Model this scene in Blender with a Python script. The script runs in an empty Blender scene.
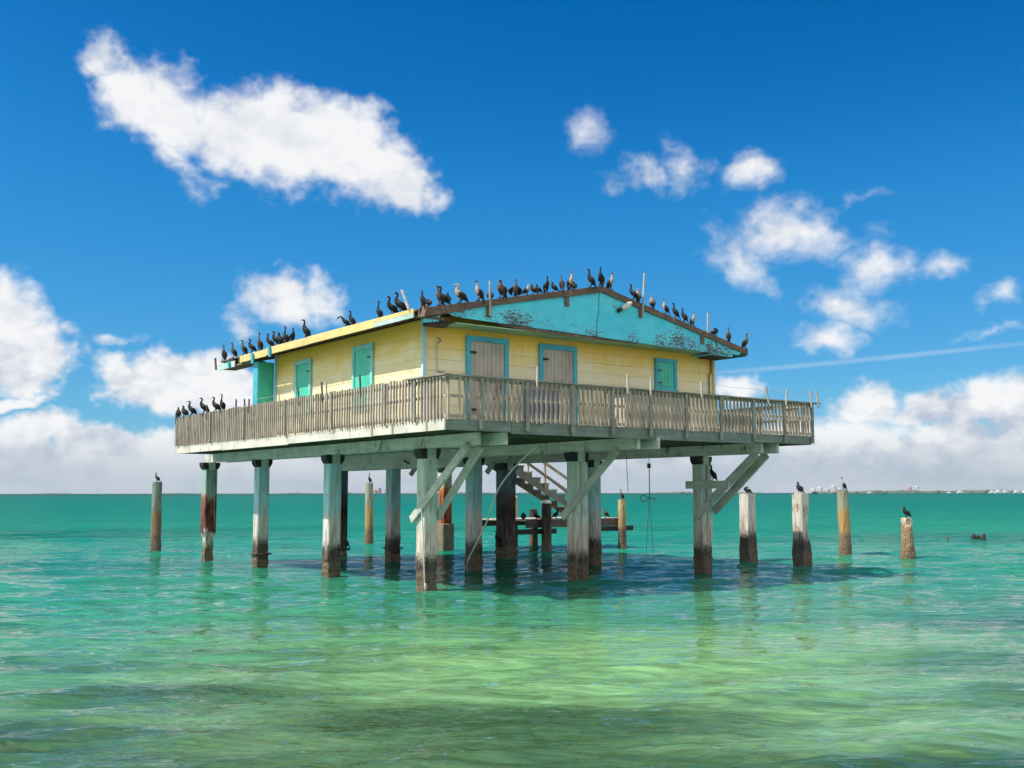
import bpy, math, random
import numpy as np
from mathutils import Vector, Matrix
R = random.Random(7)
C = bpy.context.scene.collection
rad = math.radians

# ------------------------------------------------------------------ camera frame and house frame
AX, AY, YAW = -2.0808, 25.358, 0.643
CY, SY = math.cos(YAW), math.sin(YAW)
def W(u, v, z=0.0):
    return Vector((AX + u*CY - v*SY, AY + u*SY + v*CY, z))

# ------------------------------------------------------------------ node helpers
class NT:
    def __init__(s, tree):
        s.t = tree; s.n = tree.nodes; s.l = tree.links
    def new(s, typ, **kw):
        nd = s.n.new(typ)
        for k, v in kw.items(): setattr(nd, k, v)
        return nd
    def put(s, sock, v):
        if isinstance(v, bpy.types.NodeSocket): s.l.new(v, sock)
        elif v is not None: sock.default_value = v
    def math(s, op, a, b=None, c=None, clamp=False):
        nd = s.new('ShaderNodeMath', operation=op, use_clamp=clamp)
        s.put(nd.inputs[0], a); s.put(nd.inputs[1], b)
        if c is not None: s.put(nd.inputs[2], c)
        return nd.outputs[0]
    def vmath(s, op, a, b=None, out=0):
        nd = s.new('ShaderNodeVectorMath', operation=op)
        s.put(nd.inputs[0], a)
        if b is not None:
            s.put(nd.inputs[3 if op == 'SCALE' else 1], b)
        return nd.outputs[out]
    def noise(s, vec, scale=5, detail=4, rough=.55, dist=0, out='Fac'):
        nd = s.new('ShaderNodeTexNoise')
        s.put(nd.inputs['Vector'], vec); s.put(nd.inputs['Scale'], scale)
        nd.inputs['Detail'].default_value = detail; nd.inputs['Roughness'].default_value = rough
        nd.inputs['Distortion'].default_value = dist
        return nd.outputs[out]
    def step(s, v, a, b, lo=0.0, hi=1.0):
        nd = s.new('ShaderNodeMapRange', interpolation_type='SMOOTHSTEP')
        s.put(nd.inputs[0], v)
        nd.inputs[1].default_value = a; nd.inputs[2].default_value = b
        nd.inputs[3].default_value = lo; nd.inputs[4].default_value = hi
        return nd.outputs[0]
    def mix(s, f, a, b, mode='MIX'):
        nd = s.new('ShaderNodeMix', data_type='RGBA', blend_type=mode)
        s.put(nd.inputs[0], f)
        s.put(nd.inputs[6], col4(a)); s.put(nd.inputs[7], col4(b))
        return nd.outputs[2]
    def ramp(s, f, stops, interp='LINEAR'):
        nd = s.new('ShaderNodeValToRGB'); cr = nd.color_ramp; cr.interpolation = interp
        while len(cr.elements) < len(stops): cr.elements.new(0.5)
        for e, (p, c) in zip(cr.elements, stops): e.position = p; e.color = col4(c)
        s.put(nd.inputs[0], f); return nd.outputs[0]
    def sep(s, v):
        nd = s.new('ShaderNodeSeparateXYZ'); s.put(nd.inputs[0], v); return nd.outputs
    def comb(s, x, y, z):
        nd = s.new('ShaderNodeCombineXYZ')
        for i, q in enumerate((x, y, z)): s.put(nd.inputs[i], q)
        return nd.outputs[0]
    def scale(s, v, xyz):
        return s.vmath('MULTIPLY', v, xyz)
def col4(c):
    if isinstance(c, bpy.types.NodeSocket) or c is None: return c
    return tuple(c) + (1.0,) if len(c) == 3 else tuple(c)

def mat(name):
    m = bpy.data.materials.new(name); m.use_nodes = True
    nt = NT(m.node_tree); b = m.node_tree.nodes['Principled BSDF']
    return m, nt, b
def bump(nt, b, h, strength=.4, dist=.01):
    bp = nt.new('ShaderNodeBump'); nt.put(bp.inputs['Height'], h)
    bp.inputs['Strength'].default_value = strength; bp.inputs['Distance'].default_value = dist
    nt.l.new(bp.outputs[0], b.inputs['Normal'])
def coords(nt, kind='Object', jitter=True):
    tc = nt.new('ShaderNodeTexCoord'); v = tc.outputs[kind]
    if jitter:
        oi = nt.new('ShaderNodeObjectInfo')
        v = nt.vmath('ADD', v, nt.vmath('SCALE', nt.comb(oi.outputs['Random'], .37, .71), 9.0))
    return v

def wood_mat(name, base, dark, grain=(3, 3, 30), rough=.85, contrast=1.0, stain=None, jitter=True):
    """weathered timber / old paint: grain along one axis plus soft blotches"""
    m, nt, b = mat(name)
    v = coords(nt, jitter=jitter)
    g = nt.noise(nt.scale(v, grain), 1.0, 5, .65)
    bl = nt.noise(v, 1.7, 5, .6)
    f = nt.step(g, .5-.25/contrast, .5+.25/contrast)
    c = nt.mix(f, dark, base)
    c = nt.mix(nt.step(bl, .4, .7, 0, .55), c, tuple(x*.62 for x in dark))
    if stain:
        sn = nt.noise(nt.scale(v, (1.3, 1.3, .5)), 2.2, 6, .7)
        c = nt.mix(nt.step(sn, .56, .66, 0, .8), c, stain)
    nt.put(b.inputs['Base Color'], c); b.inputs['Roughness'].default_value = rough
    bump(nt, b, g, .5, .006)
    return m

def pile_mat(name, paint, mid, low, z_mid, z_low, rust=None, zr=(0, 0), edge=.32, bare=None):
    """old painted concrete pile: paint above, bare band, black tide growth below"""
    m, nt, b = mat(name)
    tc = nt.new('ShaderNodeTexCoord'); o = tc.outputs['Object']
    v = coords(nt)
    z = nt.sep(o)[2]
    n1 = nt.noise(nt.scale(v, (4, 4, 1.2)), 1.5, 6, .65)
    n2 = nt.noise(nt.scale(v, (9, 9, 1.0)), 1.2, 4, .6)
    n3 = nt.noise(v, 22, 4, .7)
    zz = nt.math('ADD', z, nt.math('MULTIPLY', nt.math('SUBTRACT', n1, .5), edge*4))
    zl = nt.math('ADD', z, nt.math('ADD', nt.math('MULTIPLY', nt.math('SUBTRACT', n2, .5), edge*2.2), nt.math('MULTIPLY', nt.math('SUBTRACT', n3, .5), .5)))
    c = nt.mix(nt.step(n2, .35, .7), paint, tuple(x*.72 for x in paint))
    c = nt.mix(nt.step(n1, .50, .66, 0, .7), c, tuple(x*.5 for x in mid))
    c = nt.mix(nt.step(nt.noise(nt.scale(v, (22, 22, .8)), 1.0, 4, .6), .58, .72, 0, .6), c, (.16, .12, .08))
    c = nt.mix(nt.step(zz, z_mid-.25, z_mid+.15, 1, 0), c, nt.mix(nt.step(n2, .4, .65), mid, tuple(x*.7 for x in mid)))
    if bare:
        c = nt.mix(nt.step(n1, .57, .6), c, bare)
    if rust:
        f = nt.math('MULTIPLY', nt.step(zz, zr[0]-.1, zr[0]+.05), nt.step(zz, zr[1]-.15, zr[1]+.15, 1, 0))
        rc = nt.mix(nt.step(n1, .42, .6), rust, tuple(x*.25 for x in rust))
        c = nt.mix(f, c, rc)
    lc = nt.mix(nt.step(n3, .44, .60), low, tuple(min(1, x*3.2+.035) for x in low))
    c = nt.mix(nt.step(zl, z_low-.16, z_low+.14, 1, 0), c, lc)
    c = nt.mix(nt.math('MULTIPLY', nt.step(zz, z_low+.1, z_low+.7, .65, 0), nt.step(n2, .4, .65)), c, (.17, .125, .085))
    # a browner belt of barnacles close to the water
    c = nt.mix(nt.math('MULTIPLY', nt.step(zl, .42, .5, 1, 0), nt.step(n3, .42, .6, .1, .95)), c, nt.mix(nt.step(nt.noise(v, 34, 3, .7), .48, .6), (.16, .105, .055), (.36, .28, .17)))
    nt.put(b.inputs['Base Color'], c); b.inputs['Roughness'].default_value = .9
    bump(nt, b, nt.math('ADD', nt.math('MULTIPLY', n3, nt.step(z, .4, 1.0, 3.0, .7)), nt.math('MULTIPLY', n2, .6)), .9, .03)
    return m

M = {}
M['siding'] = None
def siding_mat():
    m, nt, b = mat('yellow_siding_paint')
    tc = nt.new('ShaderNodeTexCoord'); o = tc.outputs['Object']; z = nt.sep(o)[2]
    n1 = nt.noise(nt.scale(o, (1.2, 1.2, 3)), 1.4, 6, .65)
    n2 = nt.noise(nt.scale(o, (3, 3, 16)), 1.6, 5, .6)
    n3 = nt.noise(nt.scale(o, (2.6, 2.6, .5)), 1.8, 5, .6)
    c = nt.mix(nt.step(n1, .35, .65), (.80, .635, .31), (.79, .60, .23))
    # orange rain staining under the eaves and greyer chalky paint lower down
    zt = nt.math('ADD', z, nt.math('MULTIPLY', nt.math('SUBTRACT', n3, .5), .9))
    c = nt.mix(nt.step(zt, 5.5, 6.3, 0, .95), c, (.76, .50, .08))
    c = nt.mix(nt.step(zt, 5.2, 5.8, .6, 0), c, (.74, .67, .44))
    c = nt.mix(nt.step(n2, .58, .70, 0, .45), c, (.42, .36, .2))
    n4 = nt.noise(nt.scale(o, (16, 16, .7)), 1.0, 4, .6)
    c = nt.mix(nt.math('MULTIPLY', nt.step(n4, .60, .70), nt.step(n1, .42, .6, 0, .6)), c, (.40, .20, .07))
    n5 = nt.noise(nt.scale(o, (.6, .6, 3.7)), 1.0, 2, .5)
    c = nt.mix(nt.step(n5, .45, .6, 0, .3), c, (.80, .76, .60))
    c = nt.mix(nt.step(zt, 5.6, 6.3, 0, .85), c, (.82, .46, .04))
    br = nt.step(nt.noise(o, 7, 3, .7), .70, .73, 0, .8)
    c = nt.mix(br, c, (.2, .15, .09))
    nt.put(b.inputs['Base Color'], c); b.inputs['Roughness'].default_value = .75
    bump(nt, b, n2, .35, .006)
    return m
M['siding'] = siding_mat()

def gable_mat():
    m, nt, b = mat('peeling_turquoise_paint')
    tc = nt.new('ShaderNodeTexCoord'); o = tc.outputs['Object']; x, y, z = nt.sep(o)
    n1 = nt.noise(nt.scale(o, (1.1, 1, 1.5)), 1.2, 5, .6)
    n2 = nt.noise(nt.scale(o, (5.5, 1, 18)), 1.6, 6, .75)
    n3 = nt.noise(nt.scale(o, (1.0, 1, 1.0)), 1.0, 2, .5)
    c = nt.mix(nt.step(n1, .35, .68), (.045, .50, .66), (.075, .60, .70))
    c = nt.mix(nt.step(nt.noise(o, 9, 4, .7), .55, .75, 0, .4), c, (.25, .6, .55))
    # flaked spots: denser near the lower edge
    dens = nt.step(z, 6.35, 7.1, .17, .0)
    f = nt.math('ADD', n2, nt.math('ADD', dens, nt.math('MULTIPLY', nt.math('SUBTRACT', n3, .5), .7)))
    c = nt.mix(nt.step(f, .645, .70, 0, .5), c, (.24, .36, .36))
    c = nt.mix(nt.step(f, .70, .73), c, nt.mix(nt.step(nt.noise(nt.scale(o, (3, 1, 40)), 1.0), .4, .6), (.03, .045, .06), (.07, .08, .09)))
    # the crack down from the ridge
    xx = nt.math('ADD', x, nt.math('MULTIPLY', nt.math('SUBTRACT', 7.5, z), .12))
    xx = nt.math('ADD', xx, nt.math('MULTIPLY', nt.noise(o, 3, 3), .12))
    cr = nt.step(nt.math('ABSOLUTE', nt.math('SUBTRACT', xx, 4.68)), .008, .022, 1, 0)
    c = nt.mix(cr, c, (.02, .07, .08))
    nt.put(b.inputs['Base Color'], c); b.inputs['Roughness'].default_value = .6
    bump(nt, b, f, .3, .004)
    return m
M['gable'] = gable_mat()
M['teal_trim'] = wood_mat('turquoise_trim_paint', (.045, .40, .50), (.035, .33, .43), (4, 4, 4), .55)
M['pale_teal'] = wood_mat('pale_teal_frame_paint', (.25, .60, .52), (.18, .5, .42), (6, 6, 3), .6)
M['teal_shutter'] = wood_mat('green_shutter_paint', (.05, .52, .36), (.04, .46, .32), (12, 12, 1.5), .5)
M['pale_trim'] = wood_mat('pale_blue_trim_paint', (.42, .62, .66), (.36, .52, .56), (4, 4, 1), .6)
M['plywood'] = wood_mat('grey_plywood', (.46, .405, .32), (.41, .36, .285), (14, 14, .8), .9, .8)
M['yellow_board'] = wood_mat('yellow_fascia_paint', (.66, .52, .22), (.60, .45, .17), (2, 2, 14), .7, stain=(.55, .33, .12))
M['white_board'] = wood_mat('worn_white_fascia_paint', (.60, .57, .50), (.52, .49, .42), (10, 1.5, 10), .8, stain=(.25, .21, .17))
M['white_blue'] = wood_mat('worn_white_and_turquoise_paint', (.55, .60, .55), (.3, .5, .48), (2, 2, 9), .7, stain=(.12, .38, .36))
M['brown_board'] = wood_mat('weathered_brown_timber', (.20, .125, .085), (.10, .065, .05), (3, 3, 20), .9, stain=(.25, .2, .17))
M['soffit_dark'] = wood_mat('dark_bare_timber', (.09, .06, .045), (.035, .025, .02), (2, 9, 9), .95)
M['soffit_green'] = wood_mat('faded_green_soffit_paint', (.32, .50, .30), (.24, .42, .26), (1, 6, 6), .8)
M['rail_wood'] = wood_mat('weathered_grey_baluster', (.46, .395, .32), (.27, .225, .18), (9, 9, .9), .92, stain=(.13, .10, .085))
M['rail_cap'] = wood_mat('weathered_handrail', (.33, .305, .255), (.17, .165, .145), (1.6, 1.6, 9), .9, stain=(.1, .12, .11))
M['green_fascia'] = wood_mat('green_stained_fascia', (.20, .235, .205), (.12, .15, .13), (1.4, 1.4, 14), .85, stain=(.05, .09, .085))
M['beam'] = wood_mat('sage_green_beam', (.62, .63, .56), (.44, .46, .40), (1.5, .9, 11), .85, stain=(.09, .1, .06))
M['brace'] = wood_mat('grey_green_brace', (.52, .54, .47), (.36, .38, .33), (2, 2, 6), .9, stain=(.1, .11, .08))
M['joist'] = wood_mat('old_joist_timber', (.15, .145, .10), (.07, .07, .05), (1.2, 8, 8), .95)
M['black'] = wood_mat('black_steel', (.015, .015, .014), (.008, .008, .008), (3, 3, 3), .7)
M['roof_top'] = wood_mat('roofing_felt', (.22, .2, .18), (.15, .14, .12), (4, 4, 4), .95)
M['stick'] = wood_mat('bleached_pole', (.48, .45, .40), (.32, .29, .25), (9, 9, 2), .8)
M['stick_dark'] = wood_mat('dark_stick', (.12, .10, .085), (.06, .05, .045), (9, 9, 2), .9)
M['pipe'] = wood_mat('white_plastic_pipe', (.62, .63, .58), (.45, .47, .42), (3, 3, 3), .5)
M['guano'] = wood_mat('guano_crust', (.75, .72, .66), (.5, .47, .42), (9, 9, 9), .9)
M['rope'] = wood_mat('weathered_rope', (.20, .19, .16), (.1, .1, .09), (20, 20, 20), .95)
M['stair'] = wood_mat('weathered_stair_timber', (.30, .255, .20), (.17, .145, .12), (6, 6, 6), .9)
M['stair_rail'] = wood_mat('tan_stair_rail', (.50, .38, .24), (.34, .25, .17), (5, 5, 5), .85)
M['dock'] = wood_mat('dark_wet_dock_timber', (.17, .10, .085), (.07, .045, .04), (3, 3, 12), .85)
M['concrete'] = wood_mat('crumbling_concrete', (.26, .215, .15), (.13, .11, .08), (5, 5, 5), .95, stain=(.09, .08, .065))

MINT = (.38, .62, .64); SAGE = (.50, .60, .52); PALE = (.55, .53, .47); TIDE = (.02, .016, .012)
M['pile_mint'] = pile_mat('mint_painted_pile', MINT, PALE, TIDE, 1.75, .85)
M['pile_front'] = pile_mat('sage_painted_pile', SAGE, (.58, .50, .41), TIDE, 1.55, .78)
M['pile_dark'] = pile_mat('blue_grey_pile', (.10, .17, .19), (.07, .055, .05), (.02, .012, .011), 2.35, .8, rust=(.06, .035, .028), zr=(.6, 1.9))
M['pile_rusty'] = pile_mat('rust_streaked_pile', (.26, .40, .35), PALE, (.06, .045, .03), 2.2, .55, rust=(.20, .055, .035), zr=(.95, 2.15))
M['pile_orange'] = pile_mat('orange_rusted_pile', (.62, .55, .46), (.4, .12, .05), (.06, .045, .03), 2.3, .2, rust=(.42, .10, .03), zr=(1.0, 2.5))
M['pile_white'] = pile_mat('bleached_white_pile', (.62, .585, .51), (.58, .54, .46), TIDE, 1.2, .98, edge=.12)
M['pile_spalled'] = pile_mat('spalled_concrete_pile', (.60, .56, .49), (.55, .50, .42), TIDE, 1.2, .85, edge=.3, bare=(.30, .19, .11))
M['pole_wood'] = pile_mat('round_timber_pile', (.30, .33, .24), (.42, .25, .09), (.10, .055, .025), 1.75, .75, edge=.2)
M['pole_green'] = pile_mat('green_grey_round_pile', (.20, .25, .20), (.22, .13, .07), (.05, .03, .02), 1.65, .6, edge=.2)
M['pole_tan'] = pile_mat('tan_round_pile', (.50, .38, .2), (.45, .28, .12), (.05, .03, .02), 1.5, .85, edge=.2)
M['stump'] = pile_mat('broken_stump', (.62, .50, .38), (.38, .20, .09), (.16, .10, .05), 1.15, .95, edge=.3, bare=(.3, .13, .06))

# ------------------------------------------------------------------ mesh helpers
class MB:
    def __init__(s): s.v = []; s.f = []
    def add(s, vs, fs):
        o = len(s.v); s.v += [tuple(p) for p in vs]; s.f += [tuple(i+o for i in f) for f in fs]; return s
    def box(s, x0, x1, y0, y1, z0, z1):
        return s.add([(x0,y0,z0),(x1,y0,z0),(x1,y1,z0),(x0,y1,z0),(x0,y0,z1),(x1,y0,z1),(x1,y1,z1),(x0,y1,z1)],
                     [(0,3,2,1),(4,5,6,7),(0,1,5,4),(1,2,6,5),(2,3,7,6),(3,0,4,7)])
    def bar(s, a, b, w, h, up=(0,0,1)):
        """rectangular member between two points, w across, h along 'up'"""
        a, b = Vector(a), Vector(b); d = (b-a).normalized(); up = Vector(up)
        x = d.cross(up)
        if x.length < 1e-4: x = d.cross(Vector((0,1,0)))
        x.normalize(); y = x.cross(d)
        vs = []
        for p in (a, b):
            for i, j in ((-1,-1),(1,-1),(1,1),(-1,1)): vs.append(p + x*(w/2*i) + y*(h/2*j))
        return s.add(vs, [(3,2,1,0),(4,5,6,7),(0,1,5,4),(1,2,6,5),(2,3,7,6),(3,0,4,7)])
    def prism(s, poly, axis, a, b):
        """poly: list of 2D points; extruded along axis ('u','v','z') from a to b"""
        n = len(poly)
        def P(p, t): return {'u': (t,p[0],p[1]), 'v': (p[0],t,p[1]), 'z': (p[0],p[1],t)}[axis]
        vs = [P(p, a) for p in poly]+[P(p, b) for p in poly]
        fs = [tuple(range(n)), tuple(range(2*n-1, n-1, -1))]+[(i, i+n, (i+1)%n+n, (i+1)%n) for i in range(n)]
        return s.add(vs, fs)
    def tube(s, pts, rs, n=8, cap=True, jag=0, rnd=None):
        pts = [Vector(p) for p in pts]; m = len(pts)
        if not isinstance(rs, (list, tuple)): rs = [rs]*m
        d0 = (pts[1]-pts[0]).normalized(); ref = Vector((0,1,0)) if abs(d0.y) < .9 else Vector((1,0,0))
        vs = []
        for i, p in enumerate(pts):
            d = (pts[min(i+1,m-1)]-pts[max(i-1,0)]).normalized()
            x = (ref - d*ref.dot(d)).normalized(); y = d.cross(x); ref = x
            r = rs[i]; rx, ry = r if isinstance(r, (list, tuple)) else (r, r)
            for k in range(n):
                t = 2*math.pi*k/n; j = 1+(rnd.uniform(-jag, jag) if jag else 0)
                vs.append(p + x*(rx*j*math.cos(t)) + y*(ry*j*math.sin(t)))
        fs = [(i*n+k, i*n+(k+1)%n, (i+1)*n+(k+1)%n, (i+1)*n+k) for i in range(m-1) for k in range(n)]
        if cap: fs += [tuple(range(n-1,-1,-1)), tuple((m-1)*n+k for k in range(n))]
        return s.add(vs, fs)
    def build(s, name, m, parent=None, loc=None, rot=0, smooth=False, bevel=0):
        me = bpy.data.meshes.new(name); me.from_pydata(s.v, [], s.f)
        if m: me.materials.append(m)
        import bmesh
        bm = bmesh.new(); bm.from_mesh(me)
        bmesh.ops.recalc_face_normals(bm, faces=bm.faces)
        if bevel:
            bmesh.ops.bevel(bm, geom=[e for e in bm.edges if e.calc_face_angle(0) > .6], offset=bevel, segments=1, affect='EDGES')
        bm.to_mesh(me); bm.free()
        if smooth:
            for p in me.polygons: p.use_smooth = True
        o = bpy.data.objects.new(name, me); C.objects.link(o)
        if parent: o.parent = parent
        if loc is not None: o.location = loc
        o.rotation_euler[2] = rot
        return o
def tag(o, label=None, cat=None, group=None, kind=None):
    if label: o['label'] = label
    if cat: o['category'] = cat
    if group: o['group'] = group
    if kind: o['kind'] = kind
    return o
def empty(name, loc, rz=0):
    o = bpy.data.objects.new(name, None); o.empty_display_size = .2
    o.location = loc; o.rotation_euler[2] = rz; C.objects.link(o); return o
def catmull(pts, k=4):
    pts = [np.array(p, float) for p in pts]; P = [2*pts[0]-pts[1]]+pts+[2*pts[-1]-pts[-2]]; out = []
    for i in range(1, len(P)-2):
        for j in range(k):
            t = j/k; a, b, c, d = P[i-1], P[i], P[i+1], P[i+2]
            out.append(.5*((2*b)+(-a+c)*t+(2*a-5*b+4*c-d)*t*t+(-a+3*b-3*c+d)*t**3))
    out.append(pts[-1]); return out

# ------------------------------------------------------------------ water
def water():
    # one sheet: finer rows and columns where people look, long ones out to the horizon
    rows = [-60, -30, -12, -4, 0, 2.5, 4.5, 5.5]
    y = 6.0
    while y < 75: rows.append(y); y += .055*(y/8)**.95
    while y < 9500: y *= 1.12; rows.append(y)
    rows = np.array(rows); nc = 460
    t = np.linspace(-1, 1, nc)
    Y = np.repeat(rows[:, None], nc, 1)
    X = t[None, :]*(np.maximum(Y, 0)*.72+13)
    X = np.where(np.abs(t[None, :]) > .97, X+np.sign(t)*(np.abs(t)-.97)/.03*(np.maximum(Y, 20)*2.5), X)
    Z = np.zeros_like(X)
    rs = np.random.RandomState(3)
    sp = np.maximum((np.maximum(Y, 0)*.72+13)*2/nc, .055*(np.maximum(Y, 8)/8)**.95)
    sea = rad(20)            # waves run roughly towards the viewer
    for i in range(90):
        L = .34*(5.5/.34)**rs.rand()
        th = -math.pi/2+sea+rs.normal(0, .42)
        k = 2*math.pi/L
        a = .0085*(L/1.6)**.38*(.5+rs.rand())*.62
        ph = rs.rand()*2*math.pi
        fade = np.clip((L/sp-2.6)/2.5, 0, 1)
        s = np.sin(k*(X*math.cos(th)+Y*math.sin(th))+ph+.7*np.sin(.13*X+.21*Y+i))
        Z += a*s*fade
    env = .75+.35*np.sin(.16*X+.9*np.sin(.11*Y))*np.sin(.23*Y+.5*np.sin(.19*X))
    Z *= env*np.clip((140-Y)/90, 0, 1)*np.clip((Y+4)/8, 0, 1)
    vs = np.stack([X, Y, Z], -1).reshape(-1, 3)
    nr = len(rows)
    idx = np.arange(nr*nc).reshape(nr, nc)
    fs = np.stack([idx[:-1, :-1], idx[:-1, 1:], idx[1:, 1:], idx[1:, :-1]], -1).reshape(-1, 4)
    me = bpy.data.meshes.new('sea_water')
    me.vertices.add(len(vs)); me.vertices.foreach_set('co', vs.ravel())
    me.loops.add(len(fs)*4); me.loops.foreach_set('vertex_index', fs.ravel())
    me.polygons.add(len(fs)); me.polygons.foreach_set('loop_start', np.arange(0, len(fs)*4, 4)); me.polygons.foreach_set('loop_total', np.full(len(fs), 4))
    me.update(); me.validate()
    me.polygons.foreach_set('use_smooth', np.ones(len(fs), bool))
    o = bpy.data.objects.new('sea_water', me); C.objects.link(o)
    m, nt, b = mat('shallow_tropical_water')
    tc = nt.new('ShaderNodeTexCoord'); p = tc.outputs['Object']; x, yy, z = nt.sep(p)
    big = nt.noise(nt.scale(p, (.05, .09, 0)), 1.0, 4, .55, .4)
    med = nt.noise(nt.scale(p, (.22, .55, 0)), 1.0, 5, .6, .6)
    fine = nt.noise(nt.scale(p, (.9, 2.6, 0)), 1.0, 5, .65, .8)
    # how deep the sand lies: log distance from the sandbank, bent by noise
    dist = nt.math('ADD', yy, nt.math('MULTIPLY', x, -.28))
    lg = nt.math('LOGARITHM', nt.math('MAXIMUM', dist, 4.0), 10.0)
    lg = nt.math('ADD', lg, nt.math('MULTIPLY', nt.math('SUBTRACT', big, .5), .55))
    lg = nt.math('ADD', lg, nt.math('MULTIPLY', nt.math('SUBTRACT', med, .5), .12))
    f = nt.math('DIVIDE', lg, 4.0)
    c = nt.ramp(f, WATER_RAMP)
    # seagrass beds and the bright sand shoal
    def patch(cx, cy, rx, ry, rot, s, wob=.6):
        mp = nt.new('ShaderNodeMapping', vector_type='TEXTURE'); nt.put(mp.inputs[0], p)
        mp.inputs[1].default_value = (cx, cy, 0); mp.inputs[2].default_value = (0, 0, rad(rot)); mp.inputs[3].default_value = (rx, ry, 1)
        q = nt.vmath('MULTIPLY', mp.outputs[0], (1, 1, 0))
        l = nt.vmath('LENGTH', q, out=1)
        l = nt.math('ADD', l, nt.math('MULTIPLY', nt.math('SUBTRACT', med, .5), wob*2.2))
        l = nt.math('ADD', l, nt.math('MULTIPLY', nt.math('SUBTRACT', fine, .5), wob*.9))
        return nt.step(l, .35, 1.15, s, 0)
    for a in SAND_PATCHES: c = nt.mix(patch(*a), c, SAND_COL)
    for a in GRASS_PATCHES: c = nt.mix(patch(*a), c, GRASS_COL)
    for a in TEAL_PATCHES: c = nt.mix(patch(*a), c, TEAL_COL)
    c = nt.mix(nt.step(fine, .4, .7, 0, .2), c, GRASS_COL)
    # sand and weed seen broken up through the ripples: fine streaks along the wave fronts
    st1 = nt.noise(nt.scale(p, (1.6, 8.0, 0)), 1.0, 4, .65, 1.2)
    st2 = nt.noise(nt.scale(p, (.35, 2.2, 0)), 1.0, 5, .7, .8)
    k = nt.math('ADD', nt.math('MULTIPLY', nt.step(st1, .36, .64), .36), nt.math('MULTIPLY', nt.step(st2, .34, .66), .36))
    k = nt.math('ADD', k, .56)
    c = nt.vmath('SCALE', c, k)
    nt.put(b.inputs['Base Color'], c)
    b.inputs['IOR'].default_value = 1.0; b.inputs['Specular IOR Level'].default_value = 0; b.inputs['Roughness'].default_value = 1
    b.subsurface_method = 'BURLEY'
    b.inputs['Subsurface Weight'].default_value = .28; b.inputs['Subsurface Radius'].default_value = (.5, 1.5, 1.3); b.inputs['Subsurface Scale'].default_value = .9
    # ripples: slopes taken straight from noise fields, so distant chop keeps its steepness
    geo = nt.new('ShaderNodeNewGeometry'); N = geo.outputs['Normal']
    far = nt.step(yy, 15, 140)
    def slope(sc, det, ax, ay):
        n = nt.noise(nt.scale(p, sc), 1.0, det, .6, .4, out='Color')
        n = nt.vmath('SUBTRACT', n, (.5, .5, .5))
        return nt.comb(nt.math('MULTIPLY', nt.sep(n)[0], ax), nt.math('MULTIPLY', nt.sep(n)[1], ay), 0.0)
    s1 = slope((3.6, 12.5, 0), 5, .28, .9)
    s2 = slope((.9, 3.2, 0), 6, .26, .85)
    s3 = slope((.10, .45, 0), 5, .25, .95)
    N = nt.vmath('ADD', N, s1)
    N = nt.vmath('ADD', N, nt.vmath('SCALE', s2, nt.math('MULTIPLY_ADD', far, .8, .25)))
    N = nt.vmath('ADD', N, nt.vmath('SCALE', s3, far))
    N = nt.vmath('NORMALIZE', N)
    # surface sheen, seen as through a polarising filter: Fresnel mirror at part strength over the milky water
    fr = nt.new('ShaderNodeFresnel'); fr.inputs['IOR'].default_value = 1.333; nt.put(fr.inputs['Normal'], N)
    gl = nt.new('ShaderNodeBsdfGlossy'); nt.put(gl.inputs['Normal'], N); nt.put(gl.inputs['Roughness'], nt.step(yy, 20, 300, .03, .28))
    mx = nt.new('ShaderNodeMixShader')
    nt.put(mx.inputs[0], nt.math('MULTIPLY', fr.outputs[0], nt.step(yy, 12, 75, .88, .11)))
    nt.l.new(b.outputs[0], mx.inputs[1]); nt.l.new(gl.outputs[0], mx.inputs[2])
    nt.l.new(mx.outputs[0], m.node_tree.nodes['Material Output'].inputs['Surface'])
    me.materials.append(m)
    tag(o, kind='structure')
WATER_RAMP = [(.0, (.09,.16,.065)), (.26, (.082,.17,.075)), (.31, (.058,.20,.095)), (.355, (.028,.20,.115)), (.41, (.010,.18,.12)), (.46, (.004,.155,.118)), (.54, (.001,.13,.108)), (.62, (.001,.12,.10)), (.74, (.001,.11,.095)), (.86, (.001,.05,.06))]
SAND_COL = (.165, .33, .135); GRASS_COL = (.020, .060, .024); TEAL_COL = (.006, .085, .065)
SAND_PATCHES = [(3.2, 15.2, 6.8, 3.8, 10, .8), (-1.5, 17.5, 5, 2.0, 0, .3), (-.2, 12.6, 3.0, 1.4, 0, .4), (3.5, 10.6, 3.0, 1.2, 5, .5), (-3.8, 13.6, 1.6, .6, 0, .45)]
GRASS_PATCHES = [(.2, 11.0, 3.4, 1.1, -6, .85), (-3.4, 12.4, 2.6, .9, 5, .7), (-1.0, 9.2, 7.5, .9, 0, .65), (-5.0, 10.4, 3.0, .9, 0, .5), (6.7, 14.8, 2.8, 1.5, 0, .6), (6.0, 12.3, 1.6, .8, 0, .45), (4.0, 9.0, 3, .7, 0, .55), (-2.5, 15.8, 3.0, .55, 4, .4), (-7.0, 14.5, 3, .8, 0, .3), (-6.5, 9.8, 4.5, 1.6, 0, .6), (5.5, 9.6, 2.2, .8, 10, .5), (-2.4, 14.2, 1.5, .4, 0, .5), (10, 19, 3.5, 1.6, 0, .45), (-4.6, 18, 3, .5, 0, .3)]
TEAL_PATCHES = [(13, 20, 6, 5, 0, .45), (-14, 34, 10, 5, 0, .4), (14, 52, 12, 6, 0, .35), (-5, 70, 30, 7, 0, .3), (-27, 60, 18, 10, 0, .55), (27, 55, 14, 9, 0, .5), (24, 40, 9, 3, 0, .35)]
water()

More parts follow.
